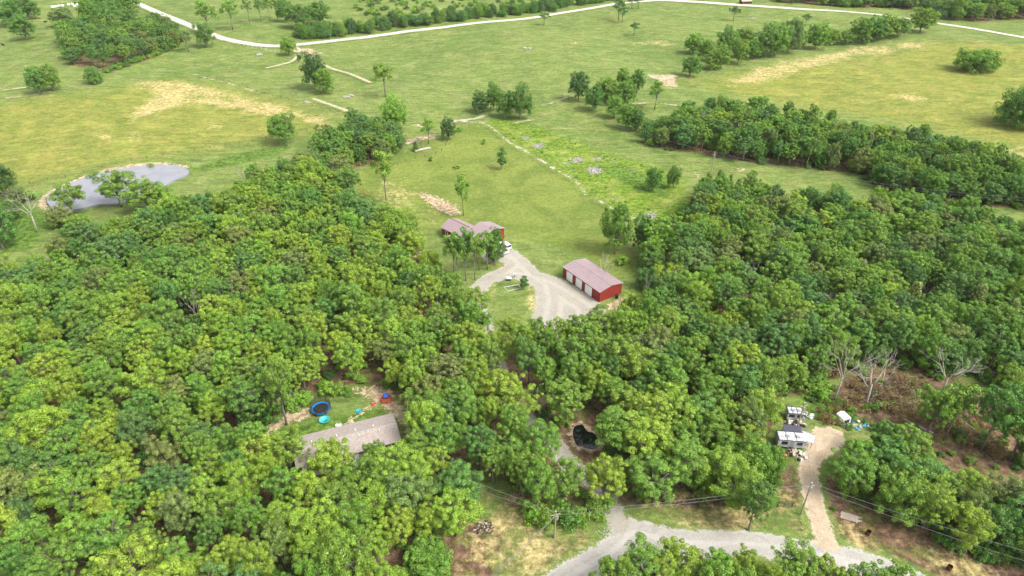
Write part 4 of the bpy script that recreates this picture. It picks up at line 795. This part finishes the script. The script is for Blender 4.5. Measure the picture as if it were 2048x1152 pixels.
v = G(677, 853); f = MB(); f.box(-.55, -.3, .02, .55, .3, .35); f.box(-.6, -.35, .35, .6, .35, .42); me = f.mesh('cooler', m_wht); thing('cooler', 'small white box on the lawn against the grey-roofed house', 'box', v, R(-10), me=me)
v = G(773, 803); ph = thing('play_house', 'orange play frame with blue roof by a tree trunk', 'play frame', v, .3); f = MB()
for k in range(8):
    q0, q1 = k * math.pi / 4, (k + 1) * math.pi / 4
    for z in (.25, .85, 1.3): f.tube([(1.25 * math.cos(q0), .95 * math.sin(q0), z), (1.25 * math.cos(q1), .95 * math.sin(q1), z)], .09, 5)
    f.tube([(1.25 * math.cos(q0), .95 * math.sin(q0), 0), (1.2 * math.cos(q0), .9 * math.sin(q0), 1.3)], .09, 5)
part('frame', f, m_orange, ph); f = MB(); f.lathe([(.75, 1.35), (.4, 1.7), (.03, 1.85), (.03, 1.3)], (.0, .55, 0), 10); part('roof', f, m_pblue, ph)
v = G(746, 810); f = MB(); f.lathe([(.38, .02), (.42, .2), (.3, .28), (.02, .25), (.02, .02)], n=14); f.box(-.2, .2, .02, .6, .5, .2); thing('toy', 'low red plastic toy left of the orange play frame', 'toy', v, me=f.mesh('toy', m_red))
# ---- vehicles
def wheels(par, L, W_, r=.36, xs2=None):
    for x in (xs2 or (L * .19, L * .80)):
        for y in (.1, W_ - .1):
            f = MB(); f.tube([(x, y - .12, r), (x, y + .12, r)], r, 16); wo = part('wheel', f, m_tyre, par); f = MB(); f.tube([(x, y - .13, r), (x, y + .13, r)], r * .55, 10); part('rim', f, m_grey, wo)
def vehicle(name, label, cat, v, rz, paint, prof, cab, L, W_=1.9, bed=None):
    """prof: lower body side outline (x,z); cab: glasshouse outline"""
    t_ = thing(name, label, cat, v, rz)
    f = MB(); f.prism(prof, 0, W_); part('body', f, paint, t_)
    f = MB(); n = len(cab); c0 = [(p[0], .06 + (.16 if p[1] > cab[0][1] + .05 else 0), p[1]) for p in cab]; c1 = [(p[0], W_ - q[1], p[1]) for p, q in zip(cab, c0)]
    f.add(c0 + c1, [tuple(range(n)), tuple(range(2 * n - 1, n - 1, -1))] + [(i, i + n, (i + 1) % n + n, (i + 1) % n) for i in range(n)]); part('windows', f, m_glass, t_)
    top = [p for p in cab if p[1] > cab[0][1] + .05]; xa, xb = min(p[0] for p in top), max(p[0] for p in top); zt = max(p[1] for p in top)
    f = MB(); f.box(xa - .05, .2, zt - .01, xb + .05, W_ - .2, zt + .05)
    for x0_, x1_ in ((cab[0][0], xa), (cab[-1][0], xb)):
        for y in (.1, W_ - .1): f.tube([(x0_, y, cab[0][1]), (x1_, y + (.12 if y < 1 else -.12), zt)], .05, 4)
    part('roof', f, paint, t_); wheels(t_, L, W_)
    for y in (.08, W_ - .38): f = MB(); f.box(L - .02, y, .62, L + .02, y + .3, .80); part('headlight', f, m_wht, t_); f = MB(); f.box(-.03, y, .70, .015, y + .3, .98); part('tail_light', f, m_red, t_)
    if bed: f = MB(); f.box(*bed); part('truck_bed', f, m_black, t_)
    f = MB(); f.box(L - .01, .1, .32, L + .1, W_ - .1, .55); part('bumper', f, m_grey, t_); f = MB(); f.box(-.1, .1, .35, .01, W_ - .1, .55); part('bumper', f, m_grey, t_)
    return t_
PU = [(0, .45), (5.7, .45), (5.7, .95), (5.5, 1.05), (3.95, 1.12), (0, 1.12)]; SV = [(0, .4), (4.8, .4), (4.8, .85), (4.6, .98), (3.6, 1.05), (0, 1.1)]; CR = [(0, .35), (4.7, .35), (4.7, .7), (4.4, .85), (3.4, .95), (.6, .98), (0, .9)]
vehicle('pickup_truck', 'white pickup truck with open black bed parked by the red house', 'pickup truck', G(1019, 508, .11), R(125), m_lwh, PU, [(2.0, 1.12), (2.1, 1.75), (3.2, 1.78), (4.0, 1.12)], 5.7, bed=(.15, .2, 1.122, 1.85, 1.7, 1.13))
vehicle('suv', 'white suv parked just behind the white pickup', 'car', G(1024, 500, .11), R(125), m_lwh, SV, [(.1, 1.1), (.35, 1.72), (2.9, 1.75), (3.7, 1.05)], 4.8)
vehicle('parked_car', 'dark and silver car parked nearest the red house, left of the white pickup', 'car', G(1000, 521, .11), R(127), m_dcar, CR, [(.5, .96), (1.2, 1.42), (2.7, 1.44), (3.5, .95)], 4.7)
vehicle('parked_suv', 'silver blue car half hidden between the dark car and the white pickup', 'car', G(1009, 514, .11), R(126), m_scar, SV, [(.1, 1.1), (.35, 1.66), (2.9, 1.7), (3.7, 1.05)], 4.8)
vehicle('parked_car', 'white and black car under the trees in front of the grey-roofed house', 'car', G(716, 1022), R(160), m_lwh, CR, [(.5, .96), (1.2, 1.42), (2.7, 1.44), (3.5, .95)], 4.7)
v = G(867, 868); bt = thing('boat_trailer', 'white boat on a trailer under the trees right of the grey-roofed house', 'boat', v, R(75)); f = MB(); f.prism([(0, .5), (3.6, .5), (4.8, 1.1), (0, 1.15)], 0, 1.6); part('hull', f, m_wht, bt); f = MB(); f.box(1.2, .3, 1.16, 2.4, 1.3, 1.5); part('console', f, m_tarp, bt); wheels(bt, 4, 1.6, .3, (1.6,))
m_cw = simple('weathered_white', (.46, .47, .50), .5, var=.35, scale=1.2)
def camper(label, v, rz, L, W_, hgt, awn=False, group='campers and trailers beside the sandy turnaround'):
    t_ = thing('camper', label, 'camper', v, rz, group); f = MB(); f.prism([(0, .55), (L, .55), (L + .3, 1.3), (L + .1, hgt - .1), (L - .3, hgt), (.2, hgt), (0, hgt - .2)], 0, W_); part('body', f, m_cw, t_)
    f = MB(); f.box(-.04, -.04, hgt - .02, L + .04, .08, hgt + .07); f.box(-.04, W_ - .08, hgt - .02, L + .04, W_ + .04, hgt + .07); f.box(-.04, .08, hgt - .02, .1, W_ - .08, hgt + .07)
    for k in range(1, 3): f.box(L * k / 3 - .05, .08, hgt + .004, L * k / 3 + .05, W_ - .08, hgt + .05)
    part('roof_edge', f, m_black, t_)
    for x in (L * .3, L * .68): f = MB(); f.box(x, W_ / 2 - .3, hgt, x + .7, W_ / 2 + .3, hgt + .22); part('roof_vent', f, m_grey, t_)
    window(t_, L * .15, 1.4, 1.0, .6, 0, frame=m_black); window(t_, L * .7, 1.4, .9, .6, 0, frame=m_black); f = MB(); f.box(L * .45, -.04, .6, L * .45 + .7, -.004, 2.2); part('door', f, m_grey, t_)
    wheels(t_, L, W_, .33, (L * .4, L * .55)); f = MB(); f.tube([(L + .1, W_ / 2, .5), (L + 1.2, W_ / 2, .45)], .06, 5); part('hitch', f, m_black, t_)
    if awn: f = MB(); slab(f, (.5, -2.0, 1.9), (L - .5, -2.0, 1.9), (L - .5, -.02, 2.4), (.5, -.02, 2.4), .04); part('awning', f, m_wht, t_)
    return t_
camper('large white camper with black-edged roof panels beside the sandy turnaround', G(1553, 896), R(-7), 5.5, 2.7, 2.35)
camper('small white camper farthest back behind the grey flatbed trailer', G(1572, 842), R(-8), 3.0, 2.2, 2.3)
t_ = thing('flatbed_trailer', 'narrow grey flatbed trailer between the two campers', 'trailer', G(1581, 867), R(-17), 'campers and trailers beside the sandy turnaround'); f = MB(); f.box(0, 0, .5, 3.6, 1.1, .62); f.box(0, 0, .62, 3.6, .08, .85); f.box(0, 1.02, .62, 3.6, 1.1, .85); part('bed', f, m_grey, t_); wheels(t_, 3.6, 1.1, .28, (1.5,)); f = MB(); f.tube([(3.6, .55, .5), (4.6, .55, .45)], .05, 5); part('hitch', f, m_black, t_)
t_ = thing('solar_panel_stand', 'dark panelled lean-to directly behind the large camper', 'shelter', G(1566, 878), R(-8)); f = MB()
for x in (0, 3.2):
    for y in (0, 1.6): f.box(x - .05, y - .05, 0, x + .05, y + .05, 2.1 + y * .2)
part('frame', f, m_tim, t_); f = MB(); slab(f, (-.2, -.2, 2.1), (3.4, -.2, 2.1), (3.4, 1.8, 2.5), (-.2, 1.8, 2.5), .06); part('panel', f, simple('dark_slate', (.07, .07, .10), .3), t_)
t_ = thing('awning_frame', 'white canopy leaning off the right end of the large camper', 'canopy', G(1600, 890), R(-30)); f = MB()
for x, y in ((0, 0), (2, 0), (0, 1.6), (2, 1.6)): f.box(x - .04, y - .04, 0, x + .04, y + .04, 1.9)
part('frame', f, m_black, t_); f = MB(); slab(f, (-.2, -.2, 1.9), (2.2, -.2, 1.95), (2.2, 1.8, 2.2), (-.2, 1.8, 2.2), .03); part('canopy', f, m_wht, t_)
m_conc2 = simple('grey_scrap', (.36, .34, .32), .8, var=.4)
def heap(name, label, v, r, mats, n, seed, hgt=.8, sz=(.12, .42)):
    rng = random.Random(seed); t_ = thing(name, label, 'heap', v); mbs = [MB() for _ in mats]
    for i in range(n):
        mb = mbs[i % len(mats)]; a, d = rng.uniform(0, 6.28), r * rng.random() ** .6; x, y = d * math.cos(a), d * math.sin(a) * .8; s = rng.uniform(*sz); z = max(0, hgt * (1 - d / r)) * rng.random()
        k = len(mb.v); mb.box(-s, -s * rng.uniform(.3, 1), -.02, s, s * rng.uniform(.3, 1), s * rng.uniform(.3, 1.1)); M = Matrix.Translation((x, y, z)) @ Matrix.Rotation(a * 3, 4, 'Z') @ Matrix.Rotation(rng.uniform(-.5, .5), 4, 'X')
        for j in range(k, len(mb.v)): mb.v[j] = tuple(M @ Vector(mb.v[j]))
    for mb, (nm, m) in zip(mbs, mats): part(nm, mb, m, t_)
    return t_
RB = [('rubbish', m_rub), ('dark_scrap', m_char), ('board', m_tim)]
heap('junk_heap', 'pale heap of junk in front of the large camper', G(1592, 912), 2.0, RB, 40, 1)
heap('junk_heap', 'white and brown junk between the small camper and the pole', G(1592, 848), 2.1, RB, 40, 2)
heap('junk_heap', 'grey scrap heap right of the small camper behind the pole', G(1611, 832), 1.5, [('scrap', m_grey), ('rubbish', m_rub)], 24, 3)
heap('junk_heap', 'heap of white and coloured junk behind the sandy turnaround', G(1676, 846), 2.2, [('rubbish', m_rub), ('dark_scrap', m_char), ('pink_board', simple('pink_board', (.55, .32, .25), .7)), ('teal_bin', m_teal)], 30, 4)
heap('junk_heap', 'blue tarps and junk at the edge of the trees right of the turnaround', G(1722, 852), 2.2, [('tarp', m_tarp), ('rubbish', m_rub)], 20, 5)
heap('ash_heap', 'burnt black ash heap with white scraps at the lower centre', G(967, 1056), 2.0, [('ash', m_char), ('ash_scrap', m_conc2), ('earth', m_rust)], 150, 6, .35, (.05, .2))
heap('junk_heap', 'pale rubbish lying in the trees at the lower left of the grey-roofed house', G(700, 1002), 2.0, [('rubbish', m_wht), ('scrap', m_grey)], 26, 12, .8)
v = G(1683, 850); t_ = thing('tent', 'white tarp-covered shelter behind the sandy turnaround', 'shelter', v, R(-25)); f = MB(); f.prism([(0, 0), (2.4, 0), (2.2, 1.4), (1.2, 1.8), (.2, 1.4)], 0, 2.2); part('cover', f, m_wht, t_); f = MB(); f.box(.5, -.04, .1, 1.9, -.004, 1.1); part('opening', f, m_black, t_); t_.rotation_euler = (0, 0, R(20))
v = G(1703, 857); f = MB(); f.box(0, 0, 0, 1.0, .15, 1.2); f.box(0, .15, 0, 1, .8, .12); thing('appliance', 'small cream framed appliance right of the tarp shelter', 'appliance', v, me=f.mesh('appliance', simple('cream_paint', (.60, .55, .42), .6)))
for i, (a, b_, lb) in enumerate(((1567, 911, 'left orange-red traffic cone in front of the large camper'), (1575, 911, 'right orange-red traffic cone in front of the large camper'))):
    v = G(a, b_); f = MB(); f.box(-.28, -.28, .01, .28, .28, .06); f.lathe([(.22, .06), (.05, .85), (.05, .86)], n=12); thing('traffic_cone', lb, 'cone', v, me=f.mesh('traffic_cone', m_orange), group='traffic cones')
# ---- yard things
v = G(1230, 596); t_ = thing('trash_bin', 'black wheeled bin against the end wall of the red garage', 'bin', v, ga); f = MB(); f.prism([(0.05, 0), (.62, 0), (.7, 1.05), (0, 1.05)], 0, .65); part('body', f, m_black, t_); f = MB(); f.box(-.03, -.03, 1.06, .75, .7, 1.14); part('lid', f, m_black, t_)
v = G(1018, 558); t_ = thing('propane_tank', 'small dark tank with white top on the grass island', 'tank', v); f = MB(); f.box(-.6, -.45, 0, .6, .45, .8); part('body', f, simple('teal_dark', (.03, .09, .11), .5), t_); f = MB(); f.box(-.65, -.5, .8, .65, .5, .9); part('lid', f, m_wht, t_)
t_.location = G(1018, 561)
v = G(1029, 555); t_ = thing('utility_box', 'small grey utility box at the back of the grass island', 'utility box', v); f = MB(); f.box(-.2, -.2, 0, .2, .2, 1.2); part('cabinet', f, m_grey, t_); f = MB(); f.box(-.24, -.24, 1.2, .24, .24, 1.26); part('cap', f, m_wht, t_)
a, b_, c_, d_ = [G(*q) for q in ((1008, 575), (1037, 570), (1042, 577), (1015, 583))]; t_ = thing('garden_bed', 'empty timber-edged garden bed on the grass island', 'garden bed', (0, 0, 0))
for p, q in ((a, b_), (b_, c_), (c_, d_), (d_, a)): f = MB(); f.tube([p + Vector((0, 0, .1)), q + Vector((0, 0, .1))], .13, 4); part('timber', f, m_conc, t_)
for a, b_, lb in ((1735, 1069, 'rusty burn barrel nearer the front road, beside the bare brown ground'), (1897, 1139, 'rusty burn barrel near the bottom edge at the far right')):
    f = MB(); f.lathe([(.42, .0), (.44, .3), (.42, .31), (.44, .6), (.42, .62), (.44, 1.0), (.40, 1.0), (.38, .3), (.02, .3), (.02, 0)], n=18); thing('burn_barrel', lb, 'barrel', G(a, b_), me=f.mesh('burn_barrel', m_rust), group='burn barrels')
t_ = thing('lumber_stack', 'low stack of grey boards on bearers at the edge of the right trees', 'boards', G(1680, 1036), R(-24)); f = MB()
for k in range(3): f.box(k * 1.3 + .2, -.1, .02, k * 1.3 + .35, 1.7, .15)
part('bearer', f, m_tim, t_)
for k in range(6): f = MB(); f.box(-.1 + .12 * (k % 3), k * .28, .151, 3.0 + .35 * (k % 3), k * .28 + .2, .2); part('board', f, m_tim, t_)
def logs(name, label, p, q, n, r, mat, seed):
    rng = random.Random(seed); t_ = thing(name, label, 'logs', (0, 0, 0)); p, q = G(*p), G(*q); w_ = (q - p).cross(Vector((0, 0, 1))).normalized()
    for k in range(n):
        o_ = w_ * rng.uniform(-.9, .9) + Vector((0, 0, r + rng.uniform(0, .5))); j = rng.uniform(-.1, .1); f = MB(); f.tube([p.lerp(q, max(0, j)) + o_, p.lerp(q, 1 + min(0, j)) + o_ + w_ * rng.uniform(-.3, .3)], [r, r * .8], 7); part('log', f, mat, t_)
logs('log_pile', 'grey weathered timber pile by the little cedar at the top left of the mown field', (829, 304), (861, 297), 6, .22, m_dead, 3)
logs('raised_timber', 'long dark beam lying across bare earth behind the timber pile', (815, 291), (843, 280), 2, .3, m_tim, 4)
logs('fallen_log', 'pale fallen trunk lying across the cleared ground at the far right', (1800, 838), (1866, 868), 1, .22, m_dead, 5)
logs('fallen_log', 'pale fallen trunk pointing at the standing tree in the felled area', (1880, 828), (1914, 868), 1, .2, m_dead, 6)
logs('fallen_log', 'long pale trunk curving across the upper felled area', (1686, 798), (1775, 796), 1, .16, m_dead, 7)
logs('fallen_log', 'thin pale trunk lying at the right of the felled area', (1895, 828), (1950, 868), 1, .13, m_dead, 8)
logs('fallen_log', 'thin pale trunk slanting up to the brown branches', (1735, 803), (1785, 775), 1, .14, m_dead, 9)
logs('fallen_log', 'pale branch lying level below the felled trees', (1938, 889), (1985, 891), 1, .10, m_dead, 10)
logs('bent_limb', 'fallen limb hanging off a broken stub left of the front pole', (1068, 1010), (1082, 998), 1, .14, m_dead, 11)
for i, (a, b_, s_, hh, lb) in enumerate(((1768, 806, 1.4, 1.2, 'rusty brush heap just below the largest brown heap'), (1815, 775, 1.3, 1.3, 'rusty brown heap right of the largest brown heap'), (1720, 775, 1.2, 1.0, 'brown brush under the leftmost bare dead tree of the felled area'), (1905, 850, 1.3, .9, 'tangle of brown branches by the crossed fallen trunks'), (1960, 850, 1.2, .9, 'loose brown branches left of the far right standing tree'), (1790, 790, 1.5, 1.6, 'large rusty brown brush heap in the middle of the felled area'), (1745, 790, 1.1, 1.2, 'rusty brush heap left of the largest brown heap'), (1660, 750, .9, 1.6, 'dark brown dead bush at the left end of the felled area'),
     (1710, 806, 1.1, .9, 'low brown brush behind the trees right of the turnaround'), (1656, 842, .9, .9, 'brown brush pile behind the sandy turnaround'), (1670, 822, .6, .9, 'small grey brush pile behind the brown pile'), (1820, 838, 1.1, .9, 'pale tangled branches above the right trees'), (1870, 838, 1.2, 1.0, 'heap of pale and reddish branches left of the standing trees'),
     (1990, 905, 1.0, 1.3, 'rusty brush heap at the foot of the right standing tree'), (1930, 878, .9, .8, 'low rusty brush near the level branch'), (1185, 770, 1.1, 1.0, 'tangled brown branches in the gap behind the black pond'), (1210, 755, .9, 1.2, 'smaller tangle of dead branches behind the black pond'), (1265, 615, .6, .7, 'small heap of brown debris right of the red garage'), (530, 795, .9, 1.0, 'brown brush pile in the gap left of the trampoline'))):
    p = PROTO['slash'][i % 3]; o = thing('brush_pile', lb, 'brush pile', G(a, b_), i * 1.7, 'brush piles'); o.scale = (s_, s_, hh)
    for nm, me in (('branches', p['trunk']), ('dry_leaves', p['leaf'])):
        c = bpy.data.objects.new(nm, me); COL.objects.link(c); c.parent = o; c['tint'] = jitter(TINTS['brown'][0] if i not in (5, 6) else (.25, .19, .14))
# ---- poles and lines
def pole(px, pyb, pyt, label, bars=True, r=.17):
    x, y = P(px, pyb); v = (pyt - 576) / FP; k = y / (cT - v * sT); hh = CH + (-sT - v * cT) * k - H(x, y); t_ = thing('utility_pole', label, 'utility pole', (x, y, H(x, y)), R(15), 'utility poles')
    f = MB(); f.tube([(0, 0, -.5), (0, 0, hh)], [r, r * .7], 10); part('post', f, m_pole, t_)
    if bars: f = MB(); f.box(-.9, -.06, hh - .9, .9, .06, hh - .78); part('crossarm', f, m_pole, t_); f = MB(); f.tube([(.32, 0, hh - 2.2), (.32, 0, hh - 1.3)], .2, 10); part('transformer', f, m_grey, t_); f = MB(); f.tube([(0, 0, hh), (0, 0, hh + .2)], .08, 8); part('insulator', f, m_wht, t_)
    return Vector((x, y, H(x, y) + hh))
pA = pole(1109, 1076, 1023, 'wooden utility pole with transformer at the lower centre by the front road'); pB = pole(1601, 1030, 966, 'leaning-looking wooden utility pole beside the sandy driveway'); pC = pole(1590, 868, 806, 'tall dark utility pole standing among the campers')
pD = pole(1423, 342, 304, 'utility pole in the green strip before the far right wood'); pE = pole(805, 188, 162, 'utility pole in the far pasture above the left woods', False); pF = pole(1074, 1032, 1008, 'short grey pole left of the front utility pole', False, .12)
pG = pole(1299, 226, 190, 'thin grey pole beside the slender tree near the creek', False, .1)
pH = pole(847, 306, 283, 'bare grey post by the timber pile', False, .1)
def wire(label, a, b_, sag=.8, r=.032, name='power_line'):
    f = MB(); f.tube([a.lerp(b_, i / 24) - Vector((0, 0, sag * 4 * (i / 24) * (1 - i / 24))) for i in range(25)], r, 4); o = thing(name, label, 'power line', me=f.mesh(name, m_wire)); o['group'] = 'power lines'
dn = Vector((0, 0, -.9)); off = Vector((.5, .6, 0))
wire('upper power line from the front pole to the pole by the sandy driveway', pA, pB); wire('lower power line from the front pole to the pole by the sandy driveway', pA + dn, pB + dn)
X1 = G(560, 880, 9); wire('upper power line running left from the front pole over the clearing', pA, Vector((P(760, 940)[0], P(760, 940)[1], 8.5))); wire('lower power line running left from the front pole over the clearing', pA + dn, Vector((P(760, 955)[0], P(760, 955)[1], 7.5)))
e1 = Vector((*P(2180, 1210), 8)); wire('upper power line running right from the driveway pole to the lower right', pB, e1); wire('lower power line running right from the driveway pole to the lower right', pB + dn, e1 + Vector((-1.5, -1.5, -.6)))
e2 = Vector((*P(900, 1260), 6)); wire('left line of the pair running from the front pole to the bottom edge', pA + dn, e2, 1.2); wire('right line of the pair running from the front pole to the bottom edge', pA + dn * 1.3, e2 + Vector((.8, 0, 0)), 1.2)
wire('power line from the camper pole to the driveway pole', pC, pB, .6); e3 = Vector((*P(1050, 228), 9)); wire('far power line running left from the green strip pole', pD, e3, 2); e4 = Vector((*P(2100, 452), 10)); wire('far power line running right from the green strip pole', pD, e4, 3); wire('second far power line running right from the green strip pole', pD + dn, e4 + dn, 3)
wire('dark line from the far pasture pole to the far corner of the field', pE, Vector((*P(1000, 235), 8)), 1)
# ---- fences
def fence(label, pts, sp, mat, rails=(.5, 1.0), pr=.07, rr=.03, name='fence', ph=1.25):
    t_ = thing(name, label, 'fence', (0, 0, 0)); l = smooth_line(Wp(pts), 10); acc = 0; ps = [l[0]]
    for a, b_ in zip(l[:-1], l[1:]):
        acc += np.hypot(*(b_ - a))
        if acc >= sp: ps.append(b_); acc = 0
    for p in ps[:95]: z = H(*p); f = MB(); f.tube([(p[0], p[1], z - .1), (p[0], p[1], z + ph)], pr, 5); part('post', f, mat, t_)
    f = MB()
    for h_ in rails: f.tube([(p[0], p[1], H(*p) + h_) for p in ps], rr, 4)
    part('rail', f, mat, t_)
m_dpost = simple('dark_fence_post', (.06, .05, .045), .8)
fence('dark post and rail fence between the woods and the front road', [(1276, 1012), (1310, 1006), (1380, 1010), (1480, 1012), (1560, 1014), (1588, 1015)], 2.6, m_dpost, (.4, .8, 1.2), .09, .045)
fence('long wire fence running across the left pasture above the pond', [(60, 368), (150, 350), (243, 327), (347, 308), (451, 292), (541, 277), (632, 258)], 5, m_dpost, (.5, .9, 1.2), .07, .02)
fence('wire fence along the stony ditch in the upper left pasture', [(382, 154), (440, 162), (521, 186), (600, 206), (660, 222)], 5, m_dpost, (.5, 1.1), .07, .02)
fence('wire fence at the top left edge of the mown field', [(795, 330), (830, 318), (880, 305), (905, 270), (942, 254)], 4, m_dpost, (.5, 1.1), .07, .02)
fence('white fence posts beside the junction on the white road', [(480, 90), (520, 98), (550, 106)], 3.5, m_wht, (1.0,), .09, .02)
# ---- far things
for i, (a, b_) in enumerate(((106, 17), (112, 16), (119, 15), (126, 14), (138, 12), (146, 11), (154, 12), (162, 12), (150, 15))):
    v = G(a, b_); f = MB(); f.tube([(-.9, 0, .95), (-.7, 0, .95), (.7, 0, .95), (.9, 0, .95)], [.82, .95, .95, .82], 14); thing('hay_bale', 'white wrapped round bale in the row at the top left, number %s from the left' % ['one', 'two', 'three', 'four', 'five', 'six', 'seven', 'eight', 'nine'][[0, 1, 2, 3, 4, 5, 7, 8, 6][i]], 'bale', v, R(15), 'white wrapped bales', f.mesh('hay_bale', m_wht, True))
def cow(label, v, rz):
    t_ = thing('cow', label, 'cow', v, rz); f = MB(); f.tube([(-.95, 0, 1.15), (-.8, 0, 1.1), (-.2, 0, 1.02), (.4, 0, 1.03), (.8, 0, 1.15), (1.1, 0, 1.25), (1.35, 0, 1.2), (1.62, 0, 1.0)], [.1, .34, .42, .43, .36, .22, .18, .1], 10)
    for x in (-.7, .55):
        for y in (-.2, .2): f.tube([(x, y, .9), (x - .05, y, .45), (x, y, 0)], [.15, .08, .06], 6)
    f.tube([(-.95, 0, 1.2), (-1.1, 0, .9), (-1.1, 0, .5)], .03, 4)
    for y in (-.18, .18): f.tube([(1.3, y * .6, 1.3), (1.25, y * 1.6, 1.34)], [.05, .03], 4)
    part('body', f, m_brn, t_, smooth=True)
cow('black cow grazing at the left edge of the far pasture', G(7, 92), 2.9); cow('small dark cow in the pasture below the white bales', G(91, 46), .4)
m_stone = simple('grey_stone', (.33, .31, .29), .9, var=.3)
def rocks(label, v, r, n, seed, s0=.25, s1=.6, mat=m_stone):
    rng = random.Random(seed); f = MB()
    for k in range(n):
        a, d = rng.uniform(0, 6.28), r * rng.random() ** .5; s = rng.uniform(s0, s1); f.lathe([(s * .6, -.05), (s, s * .25), (s * .8, s * .6), (s * .3, s * .75)], (d * math.cos(a), d * math.sin(a), 0), 6)
    thing('rock_pile', label, 'rocks', v, 0, 'rock piles', f.mesh('rock_pile', mat))
rocks('grey rock pile in the pasture left of the tall slender tree', G(697, 193), 2.6, 26, 1, .3, .8); rocks('grey rock pile alone in the middle of the far pasture', G(1054, 97), 2.4, 22, 2, .3, .8); rocks('pale rocks near the pine on the far right hill', G(1505, 38), 3, 20, 3, .3, .7)
rocks('scattered pale rocks by the ditch in the left pasture', G(612, 204), 2.4, 16, 4, .3, .6); rocks('bluish scrap pile below the white road junction', G(519, 109), 1.6, 12, 5, .3, .7, m_scar); rocks('grey stones in the weedy meadow nearest the creek', G(1190, 342), 3, 34, 6, .2, .5); rocks('grey stones at the right of the weedy meadow', G(1300, 432), 3, 30, 7, .2, .5)
rocks('grey stones in the upper weedy meadow', G(1150, 320), 2.6, 24, 8, .2, .45); rocks('pale gravel mound by the front driveway mouth', G(1215, 1066), 2.0, 90, 9, .05, .13, m_conc)
rocks('scattered debris right of the red garage', G(1258, 604), 2.2, 26, 10, .12, .4)
v = G(1484, 9); t_ = thing('barn', 'small brown barn roof at the top edge beyond the white road', 'barn', v, .2); gabled(t_, 0, 8, 0, 5, 2.5, 2.2, 3.2, m_rust, m_rust, m_tim)
v = G(805, 291); f = MB(); f.lathe([(.5, 0), (.55, .5), (.5, 1.0), (.1, 1.05)], n=12); thing('barrel', 'blue-green barrel left of the long beam at the top of the mown field', 'barrel', v, me=f.mesh('barrel', m_teal))
v = G(905, 924); f = MB(); f.lathe([(.28, 0), (.33, .9), (.05, 1.0)], n=12); thing('bucket', 'small white drum in the trees right of the grey-roofed house', 'drum', v, me=f.mesh('bucket', m_wht))
# ---- thin summer air
HZ = 0.00004
f = MB(); f.box(-5200, -100, -3, 5200, 8200, 118); hm = f.mesh('haze', newmat('haze')); m = hm.materials[0]; nd = m.node_tree.nodes; nd.remove(nd['Principled BSDF'])
pv = nd.new('ShaderNodeVolumePrincipled'); pv.inputs['Density'].default_value = HZ; pv.inputs['Color'].default_value = (.80, .88, .95, 1); m.node_tree.links.new(pv.outputs[0], nd['Material Output'].inputs['Volume'])
if HZ > 0: ho = thing('haze', 'thin pale summer haze over the far fields', 'haze', me=hm); ho['kind'] = 'stuff'
